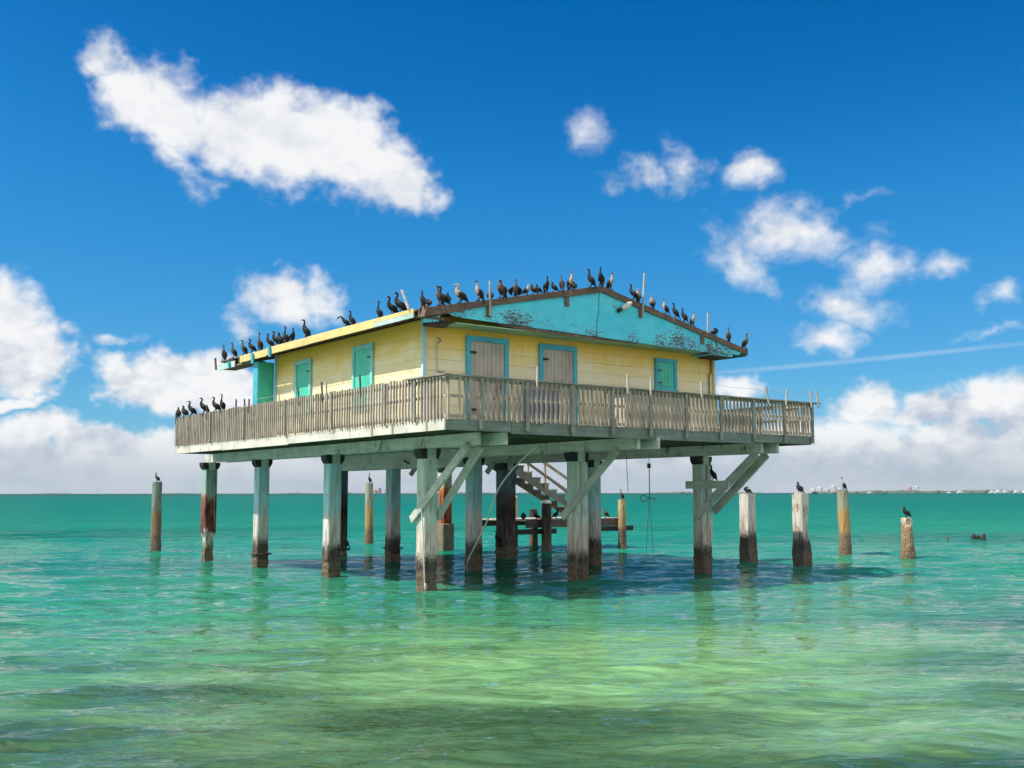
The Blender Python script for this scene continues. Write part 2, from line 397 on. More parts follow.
# ------------------------------------------------------------------ HOUSE
house = empty('stilt_house', (AX, AY, 0), YAW)
tag(house, 'yellow wooden house with turquoise gable standing on concrete piles above the sea', 'stilt house')
def H(mb, name, m, parent=None, **k): return mb.build(name, m, parent or house, **k)

# piles: (u, v, material, parts)
U0, U1, U2 = .22, 4.62, 9.30
def pile(u, v, mname, hw=.19, narrow=None, collar=None, lean=(0, 0), z1=3.12, ledge=None, gus=True):
    m = MB()
    nz = 14
    for i in range(nz):
        pass
    zs = [-1.2, 0, .1, .2, .3, .4, .5, .62, .8, 1.0, 1.2, 1.6, 2.0, 2.5, z1]
    rings = []
    for z in zs:
        h = hw
        j = 0
        if z < 1.0: h = hw*(1+R.uniform(-.03, .07)); j = .022 if z < .6 else .01
        if narrow and z < narrow[0]: h = hw*narrow[1]
        c = .022
        rings.append([(a*h+R.uniform(-j, j), b*h+R.uniform(-j, j), z) for a, b in ((-1+c/h,-1),(1-c/h,-1),(1,-1+c/h),(1,1-c/h),(1-c/h,1),(-1+c/h,1),(-1,1-c/h),(-1,-1+c/h))])
    vs = [p for r in rings for p in r]; n = 8
    fs = [(i*n+k, i*n+(k+1)%n, (i+1)*n+(k+1)%n, (i+1)*n+k) for i in range(len(zs)-1) for k in range(n)]+[tuple(range((len(zs)-1)*n, len(zs)*n))]
    m.add(vs, fs)
    o = H(m, 'pile', M[mname], loc=(u, v, 0)); o.rotation_euler = (rad(lean[0]), rad(lean[1]), 0)
    cap = MB().box(-.1, .13, -hw-.012, hw-.01, z1-.002, 3.645)
    cap.build('pile_neck', M['beam'] if gus else M['black'], o)
    if gus:
        g = MB()
        for s in (-1, 1):
            a = .135 if s > 0 else .105
            g.prism([(s*a, z1+.004), (s*(hw+.02), z1+.004), (s*(hw+.09), z1+.12), (s*(hw+.1), z1+.235), (s*a, z1+.235)], 'v', -hw+.02, hw-.02)
        g.build('gusset', M['black'], o)
    if collar:
        z, r, t = collar
        c = MB()
        c.box(-r-.06, r+.08, -r-.05, r+.05, z, z+t*.5); c.box(-r+.02, r-.02, -r-.02, r+.02, z-.16, z+.002)
        c.build('collar', M['soffit_dark'], o, bevel=.012)
    return o
pA = pile(.12, .1, 'pile_front', .185)
pB = pile(U0+.03, 5.25, 'pile_mint', .19)
pC = pile(U0, 10.0, 'pile_mint', .185, collar=(.40, .2, .09))
pD = pile(.03, 13.95, 'pile_rusty', .205, narrow=(.95, .72))
pE = pile(U1-.05, -.2, 'pile_front', .19)
p11 = pile(U1+.1, 4.75, 'pile_mint', .19)
p12 = pile(U1+.12, 9.55, 'pile_mint', .19, collar=(.45, .2, .08))
p13 = pile(U1+.12, 13.2, 'pile_dark', .16)
pG = pile(9.52, .0, 'pile_front', .19)
p21 = pile(U2-.05, 4.5, 'pile_mint', .19)
p22 = pile(U2-.2, 9.05, 'pile_dark', .26, ledge=True)
p23 = pile(U2+.45, 14.0, 'pile_orange', .2)
MB().box(-.27, .27, -.27, .27, -.6, 1.1).build('concrete_footing', M['concrete'], p23, bevel=.03)
# second board nailed to the face of the front piles
for p, x0, x1, z0, z1 in ((pE, -.02, .185, 0, 3.1), (pG, .0, .185, .9, 3.1)):
    MB().box(x0, x1, -.236, -.192, z0+.02, z1).build('facing_board', M['pile_front'], p)
MB().box(-.3, .3, -.06, .06, 1.02, 1.09).build('ledge', M['black'], p22)
l = MB().box(-.42, .42, -.07, .07, .40, .48); l.build('ledge', M['black'], p22)
MB().box(.1, .42, -.3, .02, .72, .78).build('ledge', M['black'], pB)

# long double beams on every pile row, cantilevered towards the front
for uc_, ends in ((U0+.02, (-2.25, -2.62)), (U1+.03, (-2.75, -2.95)), (U2+.09, (-2.6, -2.75))):
    for s, e in ((-1, ends[0]), (1, ends[1])):
        x = uc_+s*.24
        b_ = MB().box(x-.045, x+.045, e, 5.2, 3.37, 3.65); H(b_, 'beam_plank', M['beam'], bevel=.006)
        b_ = MB().box(x-.043, x+.043, 5.205, 14.1 if uc_ < 1 else 13.7, 3.355 if uc_ != U1+.03 else 3.1, 3.648); H(b_, 'beam_plank', M['beam'], bevel=.006)
# knee braces (pairs)
def brace(u, a, b_, w=.2): H(MB().bar((u, a[0], a[1]), (u, b_[0], b_[1]), .07, w, (0, 0, 1)), 'brace', M['brace'], bevel=.006)
brace(-.115, (.42, 1.66), (-1.98, 3.37)); brace(.36, (.0, 1.72), (-1.8, 3.37))
brace(U1-.28, (.12, 1.66), (-2.05, 3.37)); 
brace(9.27, (.02, 1.62), (-2.3, 3.37), .24); brace(9.75, (-.25, 1.75), (-2.25, 3.37), .24)
H(MB().box(9.16, 9.232, -1.35, .3, 2.42, 2.64), 'tie_board', M['brace'], bevel=.006)
for v0, z0 in ((8.3, 2.95), (3.9, 2.95)):
    H(MB().bar((U1+.4, v0+.6, 2.9), (U1-.15+.9, v0+.6, 3.36), .07, .14), 'brace', M['brace'])

# deck
DU0, DU1, DV0, DV1 = -1.33, 10.92, -2.91, 13.55
j = MB()
v = DV0+.35
js = []
while v < DV1-.2:
    H(MB().box(DU0+.06, DU1-.06, v-.025, v+.025, 3.655, 3.815), 'joist', M['joist']); v += .61
d = MB(); u = DU0+.02
while u < DU1-.1:
    w = .138; d.box(u, u+w, DV0+.03, DV1-.03, 3.82, 3.862); u += w+.007
H(d, 'deck_boards', M['rail_cap'])
def fascia(x0, x1, y0, y1, m, z0=3.63, z1=3.868): H(MB().box(x0, x1, y0, y1, z0, z1), 'deck_fascia', M[m], bevel=.005)
fascia(DU0, DU0+.045, DV0+.05, .2, 'white_board'); fascia(DU0+.004, DU0+.045, .21, 4.8, 'white_board', 3.622); fascia(DU0, DU0+.045, 4.81, 9.5, 'white_board', 3.60, 3.85); fascia(DU0+.003, DU0+.045, 9.51, DV1, 'white_board', 3.615)
fascia(DU0+.003, .4, DV0, DV0+.045, 'green_fascia'); fascia(.41, 4.8, DV0+.004, DV0+.045, 'green_fascia', 3.6); fascia(4.81, 8.5, DV0, DV0+.045, 'green_fascia', 3.595); fascia(8.51, DU1-.04, DV0+.003, DV0+.045, 'green_fascia', 3.635)
fascia(DU1-.045, DU1, DV0+.05, DV1, 'green_fascia'); fascia(DU0+.05, DU1-.05, DV1-.045, DV1-.002, 'green_fascia')
for v0 in (-2.2, -.75, .2): H(MB().box(DU0-.022, DU0-.002, v0, v0+.05, 3.63, 3.87), 'fascia_cleat', M['rail_wood'])

# railings
def railing(name, a, b, out, posts, cap, ztop=4.80, cap_range=None, lean=.007, post_low=3.66, pitch=.138, miss=.008, bw=.047):
    """a,b: ends in (u,v); out: outward unit normal"""
    root = empty('railing', (0, 0, 0)); root.parent = house
    a, b, out = Vector((*a, 0)), Vector((*b, 0)), Vector((*out, 0))
    d = (b-a).normalized(); L = (b-a).length
    bal = MB(); t = .05
    while t < L-.03:
        if R.random() > miss:
            p = a+d*t; w = bw*R.uniform(.85, 1.1); dx = R.gauss(0, lean); zt = ztop-.035+R.uniform(-.012, .012) if cap else ztop+R.uniform(-.02, .02)
            p0 = p+out*.022+Vector((0, 0, 3.875+R.uniform(-.035, .01))); p1 = p+out*.022+d*dx+Vector((0, 0, zt))
            bal.bar(p0, p1, w, .038, out)
        t += pitch*R.uniform(.93, 1.07)
    bal.build('baluster_row', M['rail_wood'], root)
    for z, h in ((4.70 if not cap else 4.735, .075), (4.36, .06), (3.93, .07)):
        MB().bar(a-out*.022+Vector((0,0,z)), b-out*.022+Vector((0,0,z)), .036, h).build('cross_rail', M['rail_wood'], root)
    for t in posts:
        p = a+d*t+out*.062
        MB().bar(p+Vector((0,0,post_low)), p+Vector((R.gauss(0,.006),0,ztop-.03)), .085, .04, out).build('post', M['rail_cap'], root)
    if cap:
        r = cap_range or (0, L)
        t = r[0]
        while t < r[1]-.01:
            e = min(t+R.uniform(2.2, 3.6), r[1])
            if r[1]-e < .5: e = r[1]
            z = ztop+R.uniform(-.006, .006)
            MB().bar(a+d*(t+.004)+out*.02+Vector((0,0,z)), a+d*(e-.004)+out*.02+Vector((0,0,z+R.uniform(-.006, .006))), .15, .034).build('cap_rail', M['rail_cap'], root)
            t = e
    return root
rf_ = railing('f', (DU0, DV0), (DU1, DV0), (0, -1), [u_-DU0 for u_ in (-.44,.81,2.12,3.36,4.61,5.86,7.12,8.4,9.68,10.86)], True, 4.80, (0, DU1-DU0+.3))
rl_ = railing('l', (DU0, DV1), (DU0, DV0), (-1, 0), [DV1-v_ for v_ in (-1.75,-.45,2.2,4.9,7.7,10.3,13.3)], False, 4.83, pitch=.132, post_low=3.89, miss=.0)
MB().bar((DU0-.03, DV0-.09, 4.80), (DU0-.03, -1.4, 4.815), .15, .034).build('cap_rail', M['rail_cap'], rl_)
rr_ = railing('r', (DU1, DV0), (DU1, DV1), (1, 0), [1.3*i+.6 for i in range(12)], True, 4.79, lean=.012)
rb_ = railing('b', (DU1, DV1), (DU0, DV1), (0, 1), [1.3*i+.6 for i in range(9)], True, 4.79)
# thin uprights for the bird wire, fixed to the railing
def stick(root, p, z0, z1, r=.018, dx=0, dy=0, m='stick', name='bird_wire_post'):
    MB().bar((p[0], p[1], z0), (p[0]+dx, p[1]+dy, z1), r*2, r*2).build(name, M[m], root)
for u_, z1, dx, r in ((1.03,5.12,.02,.02),(3.8,5.14,-.01,.022),(4.55,5.1,.02,.018),(6.36,5.12,-.01,.026),(8.95,5.14,-.1,.02),(9.66,5.08,.06,.018),(10.76,5.12,-.02,.017),(11.08,5.16,-.08,.02)):
    stick(rf_, (u_, DV0-.12), 4.66, z1, r, dx)
for v_, z1, dy, m_ in ((10.69,5.06,0,'stick_dark'),(8.36,5.08,0,'stick_dark'),(7.69,5.04,.05,'stick_dark'),(7.4,5.02,0,'stick_dark'),(4.06,5.08,.12,'stick_dark'),(2.73,5.12,.08,'stick_dark'),(2.51,5.1,.04,'stick'),(.74,5.12,.06,'stick_dark'),(13.5,4.98,0,'stick_dark')):
    stick(rl_, (DU0-.03, v_), 4.6, z1, .018, 0, dy, m_)
for a, b_ in (((8.9,5.06),(9.7,5.04)),((9.7,5.04),(10.76,5.07)),((10.76,5.07),(11.05,5.1)),((6.36,5.08),(8.9,5.04))):
    MB().tube([(a[0], DV0-.12, a[1]), ((a[0]+b_[0])/2, DV0-.12, (a[1]+b_[1])/2-.03), (b_[0], DV0-.12, b_[1])], .004, 4).build('bird_wire', M['stick'], rf_)
for a, b_ in (((.74,5.06),(2.7,5.04)),((2.7,5.04),(4.1,5.02)),((4.1,5.02),(7.5,4.98))):
    MB().tube([(DU0-.03, a[0], a[1]), (DU0-.03, (a[0]+b_[0])/2, (a[1]+b_[1])/2-.03), (DU0-.03, b_[0], b_[1])], .004, 4).build('bird_wire', M['stick'], rl_)

# walls: lapped boards
WU0, WU1, WV0, WV1, WZ0, WZ1 = -.35, 9.65, -.45, 7.85, 3.862, 6.42
def siding(name, axis, a, b, plane, out):
    m = MB(); z = WZ0+.004; P_ = .27
    while z < WZ1-.01:
        z2 = min(z+P_, WZ1); cuts = [a]
        while cuts[-1] < b-2.6: cuts.append(cuts[-1]+R.uniform(2.2, 4.6))
        cuts = [c for c in cuts if c < b-.8]+[b]
        for c0, c1 in zip(cuts, cuts[1:]):
            t0, t1 = .013+R.uniform(-.003, .009), .006+R.uniform(-.003, .003); dz = R.uniform(-.005, .003)
            q = [(plane, z+dz), (plane+out*t0, z+dz), (plane+out*t0, z+.012), (plane+out*t1, z2-.0055), (plane, z2-.0055)]
            m.prism(q, axis, c0+.002, c1-.002)
        z = z2
    return H(m, name, M['siding'])
H(MB().box(WU0+.03, WU1-.03, WV0+.03, WV1-.03, WZ0, WZ1), 'wall_core', M['plywood'])
# prism along 'v' takes (u,z); along 'u' takes (v,z)
siding('wall_siding', 'u', WU0+.032, WU1-.032, WV0+.03, -1)
siding('wall_siding', 'v', WV0+.032, WV1-.032, WU0+.03, -1)
siding('wall_siding', 'u', WU0+.032, WU1-.032, WV1-.03, 1)
siding('wall_siding', 'v', WV0+.032, WV1-.032, WU1-.03, 1)
H(MB().box(WU0-.03, WU0+.06, WV0-.03, WV0+.06, WZ0, WZ1), 'corner_post', M['pale_trim'])
H(MB().box(WU1-.06, WU1+.03, WV0-.03, WV0+.06, WZ0, WZ1), 'corner_post', M['yellow_board'])
H(MB().box(WU0-.03, WU0+.06, WV1-.06, WV1+.03, WZ0, WZ1), 'corner_post', M['pale_trim'])
H(MB().tube([(9.42, WV0-.03, 3.9), (9.42, WV0-.03, 5.7), (9.5, WV0-.03, 5.8), (9.5, WV0-.03, 6.25)], .022, 6), 'drain_pipe', M['brown_board'])
H(MB().tube([(.03, WV0-.02, 3.9), (.03, WV0-.02, 5.95)], .014, 6), 'conduit', M['pale_trim'])
H(MB().tube([(.03, WV0-.03, 5.2), (.12, WV0-.06, 5.15), (.2, WV0-.05, 5.2)], .012, 5), 'loose_wire', M['black'])
H(MB().tube([(.03, WV0-.03, 6.0), (.1, WV0-.06, 5.93), (.04, WV0-.05, 5.86)], .012, 5), 'loose_wire', M['black'])

def opening(kind, axis, a, b, z0, z1, w, panel, frame='teal_trim', bottom=True, flat=False):
    """board-framed opening on the front (axis u) or the left wall (axis v)"""
    root = empty(kind, (0, 0, 0)); root.parent = house
    def bx(a0, a1, o0, o1, q0, q1):
        if axis == 'u': return MB().box(a0, a1, WV0-o1, WV0-o0, q0, q1)
        return MB().box(WU0-o1, WU0-o0, a0, a1, q0, q1)
    f = bx(a, a+w, -.02, .045, z0, z1-w); g = bx(b-w, b, -.02, .045, z0, z1-w); h = bx(a-.0, b+.0, -.02, .05, z1-w, z1)
    fr = MB()
    for q in (f, g, h): fr.add(q.v, q.f)
    if bottom: q = bx(a-.02, b+.02, -.02, .055, z0-w*.7, z0); fr.add(q.v, q.f)
    fr.build('frame', M[frame], root, bevel=.004)
    pn = MB(); n = 1 if flat else max(3, int((b-a-2*w)/.12)); st = (b-a-2*w)/n
    for i in range(n):
        q = bx(a+w+i*st+.004, a+w+(i+1)*st-.004, -.02, .012+.003*(i % 2), z0, z1-w); pn.add(q.v, q.f)
    pn.build('panel', M[panel], root)
    if kind == 'door':
        for z in (4.3, 5.7):
            bx(a+w-.03, a+w+.16, .046, .056, z, z+.05).build('hinge', M['black'], root)
        bx(b-w-.12, b-w-.07, .02, .07, 4.85, 4.99).build('handle', M['black'], root)
    else:
        for z in (z0+.15, z1-w-.25):
            q = bx(a+w-.04, a+w+.13, .05, .058, z, z+.035); q.build('hinge', M['soffit_dark'], root)
    return root
opening('door', 'u', .86, 2.14, 3.88, 6.13, .13, 'plywood', bottom=False)
opening('door', 'u', 3.12, 4.38, 3.88, 6.12, .13, 'plywood', bottom=False)
wn = opening('window', 'u', 7.24, 8.1, 5.2, 6.06, .11, 'teal_shutter')
MB().box(7.36, 7.98, WV0-.035, WV0-.02, 5.3, 5.36).build('batten', M['teal_shutter'], wn)
opening('window', 'v', 1.93, 3.02, 4.52, 6.12, .12, 'teal_shutter', frame='pale_teal', flat=True)
opening('window', 'v', 5.44, 6.48, 4.6, 6.08, .12, 'teal_shutter', frame='pale_teal', flat=True)
# stout turquoise corner post of the rear porch
H(MB().box(-.86, -.36, 7.95, 8.3, WZ0, 6.2), 'porch_post', M['teal_shutter'], bevel=.008)
H(MB().box(-.875, -.862, 7.96, 8.29, WZ0, 6.2), 'post_facing', M['teal_trim'])

# roof
RU0, RU1, RV0, RV1, UR = -1.01, 10.31, -1.13, 10.7, 4.65
def rz(u): return 7.66-(.21 if u < UR else .216)*abs(u-UR)
def slab(u0, u1, v0, v1, top, thick):
    return MB().prism([(u0, rz(u0)+top), (u1, rz(u1)+top), (u1, rz(u1)+top-thick), (u0, rz(u0)+top-thick)], 'v', v0, v1)
roof = H(slab(RU0+.03, UR, RV0+.03, RV1-.03, -.0, .035), 'roof', M['roof_top'])
slab(UR, RU1-.03, RV0+.03, RV1-.03, -.0, .035).build('roof_slope', M['roof_top'], roof)
u = RU0+.05
pk = MB()
while u < RU1-.2:      # sheathing boards seen from below
    if not (u < UR < u+.19): pk.prism([(u, rz(u)-.038), (u+.17, rz(u+.17)-.038), (u+.17, rz(u+.17)-.062), (u, rz(u)-.062)], 'v', RV0+.06, RV1-.06)
    u += .185
pk.build('sheathing', M['soffit_dark'], roof)
v = RV0+.12
while v < RV1-.1:
    for u0, u1 in ((RU0+.04, UR-.03), (UR+.03, RU1-.04)):
        MB().prism([(u0, rz(u0)-.066), (u1, rz(u1)-.066), (u1, rz(u1)-.19), (u0, rz(u0)-.19)], 'v', v, v+.045).build('rafter', M['brown_board'], roof)
    v += .6
# gable wall inside the overhang
for vv in (WV0+.04, WV1-.05):
    MB().prism([(WU0+.03, WZ1), (WU1-.03, WZ1), (WU1-.03, rz(WU1)-.2), (UR, 7.4), (WU0+.03, rz(WU0)-.2)], 'v', vv, vv+.02).build('gable_wall', M['siding'], roof)
# turquoise gable board out at the front of the overhang, broken off at its left end
gb = MB().prism([(-.1, rz(-.1)-.06), (-.12, rz(-.1)-.17), (.0, 6.44), (.35, 6.41), (1.4, 6.39), (3.3, 6.36), (5.6, 6.31), (7.2, 6.27), (8.9, 6.25), (10.0, 6.28), (10.2, rz(10.2)-.06), (UR, 7.6)], 'v', RV0, RV0+.025)
H(gb, 'gable_board', M['gable'])
def barge(u0, u1, m, dep=.17, vo=.0, thick=.045, top=.02):
    MB().prism([(u0, rz(u0)+top), (u1, rz(u1)+top), (u1, rz(u1)+top-dep), (u0, rz(u0)+top-dep)], 'v', RV0-.006-thick-vo, RV0-.006-vo).build('barge_board', M[m], roof, bevel=.004)
barge(-.93, .35, 'brown_board', .2); barge(.355, 3.35, 'brown_board', .155); barge(3.355, UR, 'brown_board', .17, .004)
barge(UR+.002, 6.9, 'brown_board', .16, .002); barge(6.905, 10.33, 'brown_board', .15)
for u0 in (.98, 3.42, 6.0, 8.38):   # short hangers nailed below the barge board
    MB().box(u0, u0+.13, RV0-.045, RV0-.004, rz(u0)-.38, rz(u0)-.12).build('hanger', M['brown_board'], roof)
# brown strip and green soffit under the gable
H(MB().prism([(1.25, 6.36), (2.2, 6.375), (5.6, 6.30), (6.0, 6.27), (3.4, 6.27), (2.3, 6.29)], 'v', RV0+.026, RV0+.05), 'soffit_trim', M['brown_board'])
H(MB().box(.15, 9.0, RV0+.052, WV0-.005, 6.275, 6.30), 'soffit', M['soffit_green'])
H(MB().box(8.75, 9.75, RV0+.03, WV0+.0, 6.2, 6.27), 'soffit_box', M['gable'])
H(MB().box(9.0, 9.72, RV0+.05, WV0-.01, 6.165, 6.198), 'soffit_box', M['soffit_dark'])
# broken corner: dark recess with a turquoise scrap
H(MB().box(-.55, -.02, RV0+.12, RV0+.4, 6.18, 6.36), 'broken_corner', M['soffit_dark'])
H(MB().prism([(-.8, 6.2), (-.35, 6.26), (-.3, 6.42), (-.75, 6.3)], 'v', RV0+.03, RV0+.06), 'turquoise_scrap', M['gable'])
H(MB().box(-.95, -.2, RV0+.02, RV0+.08, 6.3, 6.36), 'lookout', M['brown_board'])
# left eave fascia in pieces
def lf(v0, v1, z0, z1, m, o=0): H(MB().box(RU0-.03-o, RU0-.0, v0, v1, z0, z1), 'eave_fascia', M[m], bevel=.004)
lf(-1.1, .7, 6.29, 6.39, 'white_blue', .004); lf(-1.1, .71, 6.395, 6.5, 'yellow_board'); lf(.715, 4.3, 6.29, 6.5, 'yellow_board'); lf(4.31, 7.0, 6.28, 6.49, 'yellow_board', .003); lf(7.01, 8.95, 6.25, 6.46, 'yellow_board')
lf(9.35, 10.66, 6.17, 6.36, 'white_blue'); lf(9.5, 9.85, 6.37, 6.47, 'soffit_dark')
H(MB().prism([(-.98, 6.2), (-.5, 6.2), (-.5, 6.28), (-.98, 6.26)], 'v', 8.3, 10.6), 'eave_soffit', M['brown_board'])
H(MB().box(RU1-.0, RU1+.03, RV0, RV1, 6.26, 6.45), 'eave_fascia', M['gable'])
for v_, z0, z1, m_, r in ((10.75,6.2,6.58,'stick_dark',.03),(9.65,6.15,6.36,'teal_trim',.04),(7.85,6.12,6.42,'teal_trim',.045),(6.65,6.2,6.5,'teal_trim',.045)):
    MB().bar((RU0-.07, v_, z0), (RU0-.09, v_+.04, z1), r*1.6, r*1.6).build('eave_bracket', M[m_], roof)
# poles standing up from the gable and the eave
for u_, z0, z1, dx, r, m_ in ((1.03,6.52,7.37,0,.02,'stick'),(6.06,6.98,8.2,.1,.02,'stick'),(8.6,6.8,7.36,.02,.02,'stick')):
    MB().bar((u_, RV0-.09, z0), (u_+dx, RV0-.09, z1), r*2, r*2).build('roof_pole', M[m_], roof)
MB().bar((RU0-.06, -.95, 6.5), (RU0-.06, -.62, 7.0), .05, .03).build('roof_pole', M['stick'], roof)
MB().bar((-.9, RV0-.09, 6.3), (-.8, RV0-.06, 6.6), .2, .03).build('roof_pole', M['brown_board'], roof)
# white lamp shade hanging off the gable
lt = MB().tube([(5.3, RV0-.1, 7.14), (5.38, RV0-.12, 7.18), (5.5, RV0-.14, 7.25), (5.6, RV0-.15, 7.32)], [.04, .075, .08, .04], 8)
H(lt, 'floodlight', M['guano'], smooth=True)
H(MB().tube([(5.2, RV0-.06, 7.07), (5.3, RV0-.09, 7.13)], [.06, .05], 8), 'floodlight_bracket', M['black'])

# things on the deck
t = empty('storage_bench', W(5.6, -1.9, 3.862), YAW)
tag(t, 'weathered grey plank bench box behind the front railing', 'bench')
MB().box(-1.15, 1.2, -.3, .3, .06, .9).build('box', M['plywood'], t)
MB().box(-1.25, 1.3, -.38, .36, .96, 1.0).build('tabletop', M['rail_cap'], t)
lg = MB()
for x in (-1.1, 1.1):
    for y in (-.26, .26): MB().box(x-.04, x+.04, y-.04, y+.04, 0, .96).build('leg', M['rail_cap'], t)
t = empty('blue_board', W(2.75, -1.0, 3.862), YAW)
tag(t, 'faded blue board leaning by the wall between the two grey doors', 'board')
MB().box(-.55, .55, -.03, .03, 0, 1.15).build('panel', wood_mat('faded_blue_paint', (.12, .145, .20), (.09, .11, .15), (6, 6, 2)), t)
MB().box(-.58, .58, -.05, -.032, .98, 1.06).build('batten', M['rail_cap'], t)

# ------------------------------------------------------------------ hanging things
def cat_tube(pts, r, n=6, k=5): return MB().tube(catmull(pts, k), r, n)
o = cat_tube([(0,0,0), (.17,1.0,-.42), (.21,1.8,-1.0), (.42,2.6,-1.85), (1.1,4.4,-2.9), (1.9,5.6,-3.3)], .022).build('hanging_pipe', M['pipe'], loc=W(1.8,-2.0,3.38), rot=YAW)
tag(o, 'thin white pipe hanging in an arc from beneath the deck into the water', 'pipe')
o = MB()
o = empty('float_rope', W(-.19, -.13, 0), YAW)
tag(o, 'pale rope with a small float hanging down the nearest corner pile', 'rope')
cat_tube([(0,0,1.95), (.02,-.02,1.7), (.07,-.02,.9), (.1,-.03,.1)], .013).build('rope', M['pipe'], o)
MB().tube([(.1,-.06,.02), (.1,-.06,.06), (.1,-.06,.16), (.1,-.06,.2)], [.015,.035,.035,.015], 8).build('float', M['stick'], o, smooth=True)
o = empty('rope_hoist', W(6.92, -.5, 3.655), YAW)
tag(o, 'rope and black pulley hanging under the deck between the front piles', 'hoist')
MB().box(-.05,.05,-.03,.03,-.68,-.55).build('pulley', M['black'], o, bevel=.01)
cat_tube([(0,0,0),(.0,0,-.4),(-.01,0,-1.5),(-.1,0,-2.4),(-.16,0,-3.4)], .007, 5).build('rope', M['rope'], o)
cat_tube([(.02,0,-.6),(.02,0,-1.5),(.08,0,-2.4),(.14,0,-3.3)], .007, 5).build('rope', M['rope'], o)
cat_tube([(.0,0,-1.5),(-.22,.02,-1.42),(-.32,.02,-1.5),(-.2,.02,-1.6),(.02,0,-1.5),(.22,0,-1.52),(.18,0,-1.58)], .012, 5).build('rope_knot', M['rope'], o)
cat_tube([(-.9,-.1,-.33),(-.4,-.1,-.24),(0,-.1,-.22),(.35,-.1,-.26),(.6,-.1,-.33)], .014, 5).build('hose', M['pipe'], o)
o = cat_tube([(0,0,0),(.02,0,-.6),(.05,0,-1.1),(.06,0,-1.35)], .008, 5).build('hanging_wire', M['rope'], loc=W(6.07,-.5,3.66), rot=YAW)
tag(o, 'thin loose wire dangling under the deck left of the rope hoist', 'wire')
o = cat_tube([(0,0,0),(.02,.02,-.8),(.0,.0,-1.6),(.03,0,-2.4)], .014, 5).build('downpipe_cable', M['stick_dark'], loc=W(-.02, 13.3, 3.62), rot=YAW)
tag(o, 'dark cable running down the rust streaked pile at the far left end', 'cable')
o = MB().bar((0,0,0),(.7,-.3,-.45),.05,.05).build('loose_timber', M['stick_dark'], loc=W(4.2,8.0,3.36), rot=YAW)
tag(o, 'broken timber stub hanging from the underside of the deck', 'timber')

# ------------------------------------------------------------------ free-standing piles
def round_pile(name, u, v, r, top, m, label, lean=(0,0), jag=.03, taper=.95, cap=None, grp='old piles standing free in the water'):
    zs = [-1, 0, .12, .3, .5, .8, 1.1] + [1.1+(top-1.1)*k/4 for k in range(1, 5)]
    zs = [z for z in zs if z < top]+[top]
    rnd = random.Random(int(u*100))
    mb = MB()
    mb.tube([(lean[0]*z/top+.01*math.sin(z*2), lean[1]*z/top, z) for z in zs], [r*(1+(taper-1)*z/top)*(1.1 if z < .35 else 1) for z in zs], 14, True, jag, rnd)
    o = mb.build(name, M[m], loc=W(u, v, 0), smooth=False)
    if cap: MB().tube([(lean[0],lean[1],top-.03),(lean[0],lean[1],top+.02),(lean[0],lean[1],top+cap)], [r*1.02,r*1.0,r*.4], 12).build('guano_cap', M['guano'], o, smooth=True)
    tag(o, label, 'pile', grp); return o
round_pile('timber_pile', .55, 20.9, .2, 2.76, 'pole_green', 'round green grey timber pile alone left of the house with a bird on top', (.0,0))
round_pile('timber_pile', 10.5, 21.5, .19, 2.76, 'pole_wood', 'round timber pile seen beneath the deck with a slim bird on top', (0,0))
round_pile('timber_pile', 20.35, 2.95, .215, 2.40, 'pole_wood', 'tall round pile right of the house carrying a pale young bird', (-.02,0))
def square_pile(u, v, hw, top, m, label, chip=False):
    mb = MB(); rnd = random.Random(int(u*77)); zs = [-1, 0, .15, .4, .7, .95, 1.3, 1.7, top-.1, top]; vs = []
    for z in zs:
        for a, b_ in ((-1,-1),(-.4,-1.0),(.3,-1),(1,-1),(1,-.3),(1,.4),(1,1),(0,1),(-1,1),(-1,0)):
            k = hw*(1.12 if z < .5 else 1.0)
            j = .015 if z < 1 else .004
            if chip and a > 0 and b_ < 0 and .9 < z < top-.3: k *= .8; j = .03
            vs.append((a*k+rnd.uniform(-j,j), b_*k+rnd.uniform(-j,j), z+(rnd.uniform(-.04,.03) if z == top and chip else 0)))
    n = 10
    mb.add(vs, [(i*n+q, i*n+(q+1)%n, (i+1)*n+(q+1)%n, (i+1)*n+q) for i in range(len(zs)-1) for q in range(n)]+[tuple(range((len(zs)-1)*n, len(zs)*n))])
    o = mb.build('concrete_pile', M[m], loc=W(u, v, 0), rot=YAW)
    tag(o, label, 'pile', 'old piles standing free in the water'); return o
q = square_pile(14.42, 2.5, .19, 2.27, 'pile_white', 'square white concrete pile with black foot nearest to the right of the deck')
q = square_pile(14.24, .15, .19, 2.27, 'pile_spalled', 'square white concrete pile with broken brown side, second right of the deck', True)
o = round_pile('pile_stump', 20.05, .15, .23, 1.42, 'stump', 'short crumbling brown and white pile stump farthest right', jag=.1, taper=.8)
o = MB()
rk = random.Random(5)
for x, y, h, r in ((0,0,.26,.12),(.25,.1,.2,.15),(.5,0,.28,.1),(.36,-.2,.12,.12)):
    o.tube([(x,y,-.3),(x,y,.05),(x+.02,y,h*.7),(x+.03,y,h)], [r*1.2,r,r*.8,r*.35], 9, True, .16, rk)
o = o.build('reef_stub', M['black'], loc=W(36.3,7.0,0)); tag(o, 'dark broken pile remains just above the water at far right', 'pile remains')
o = MB().tube([(0,0,-.3),(0,0,.1),(.02,0,.2)], [.09,.07,.04], 7, True, .1, rk).build('reef_stub', M['stick_dark'], loc=W(35.0,7.6,0)); tag(o, 'small dark stake left of the broken pile remains at far right', 'stake')

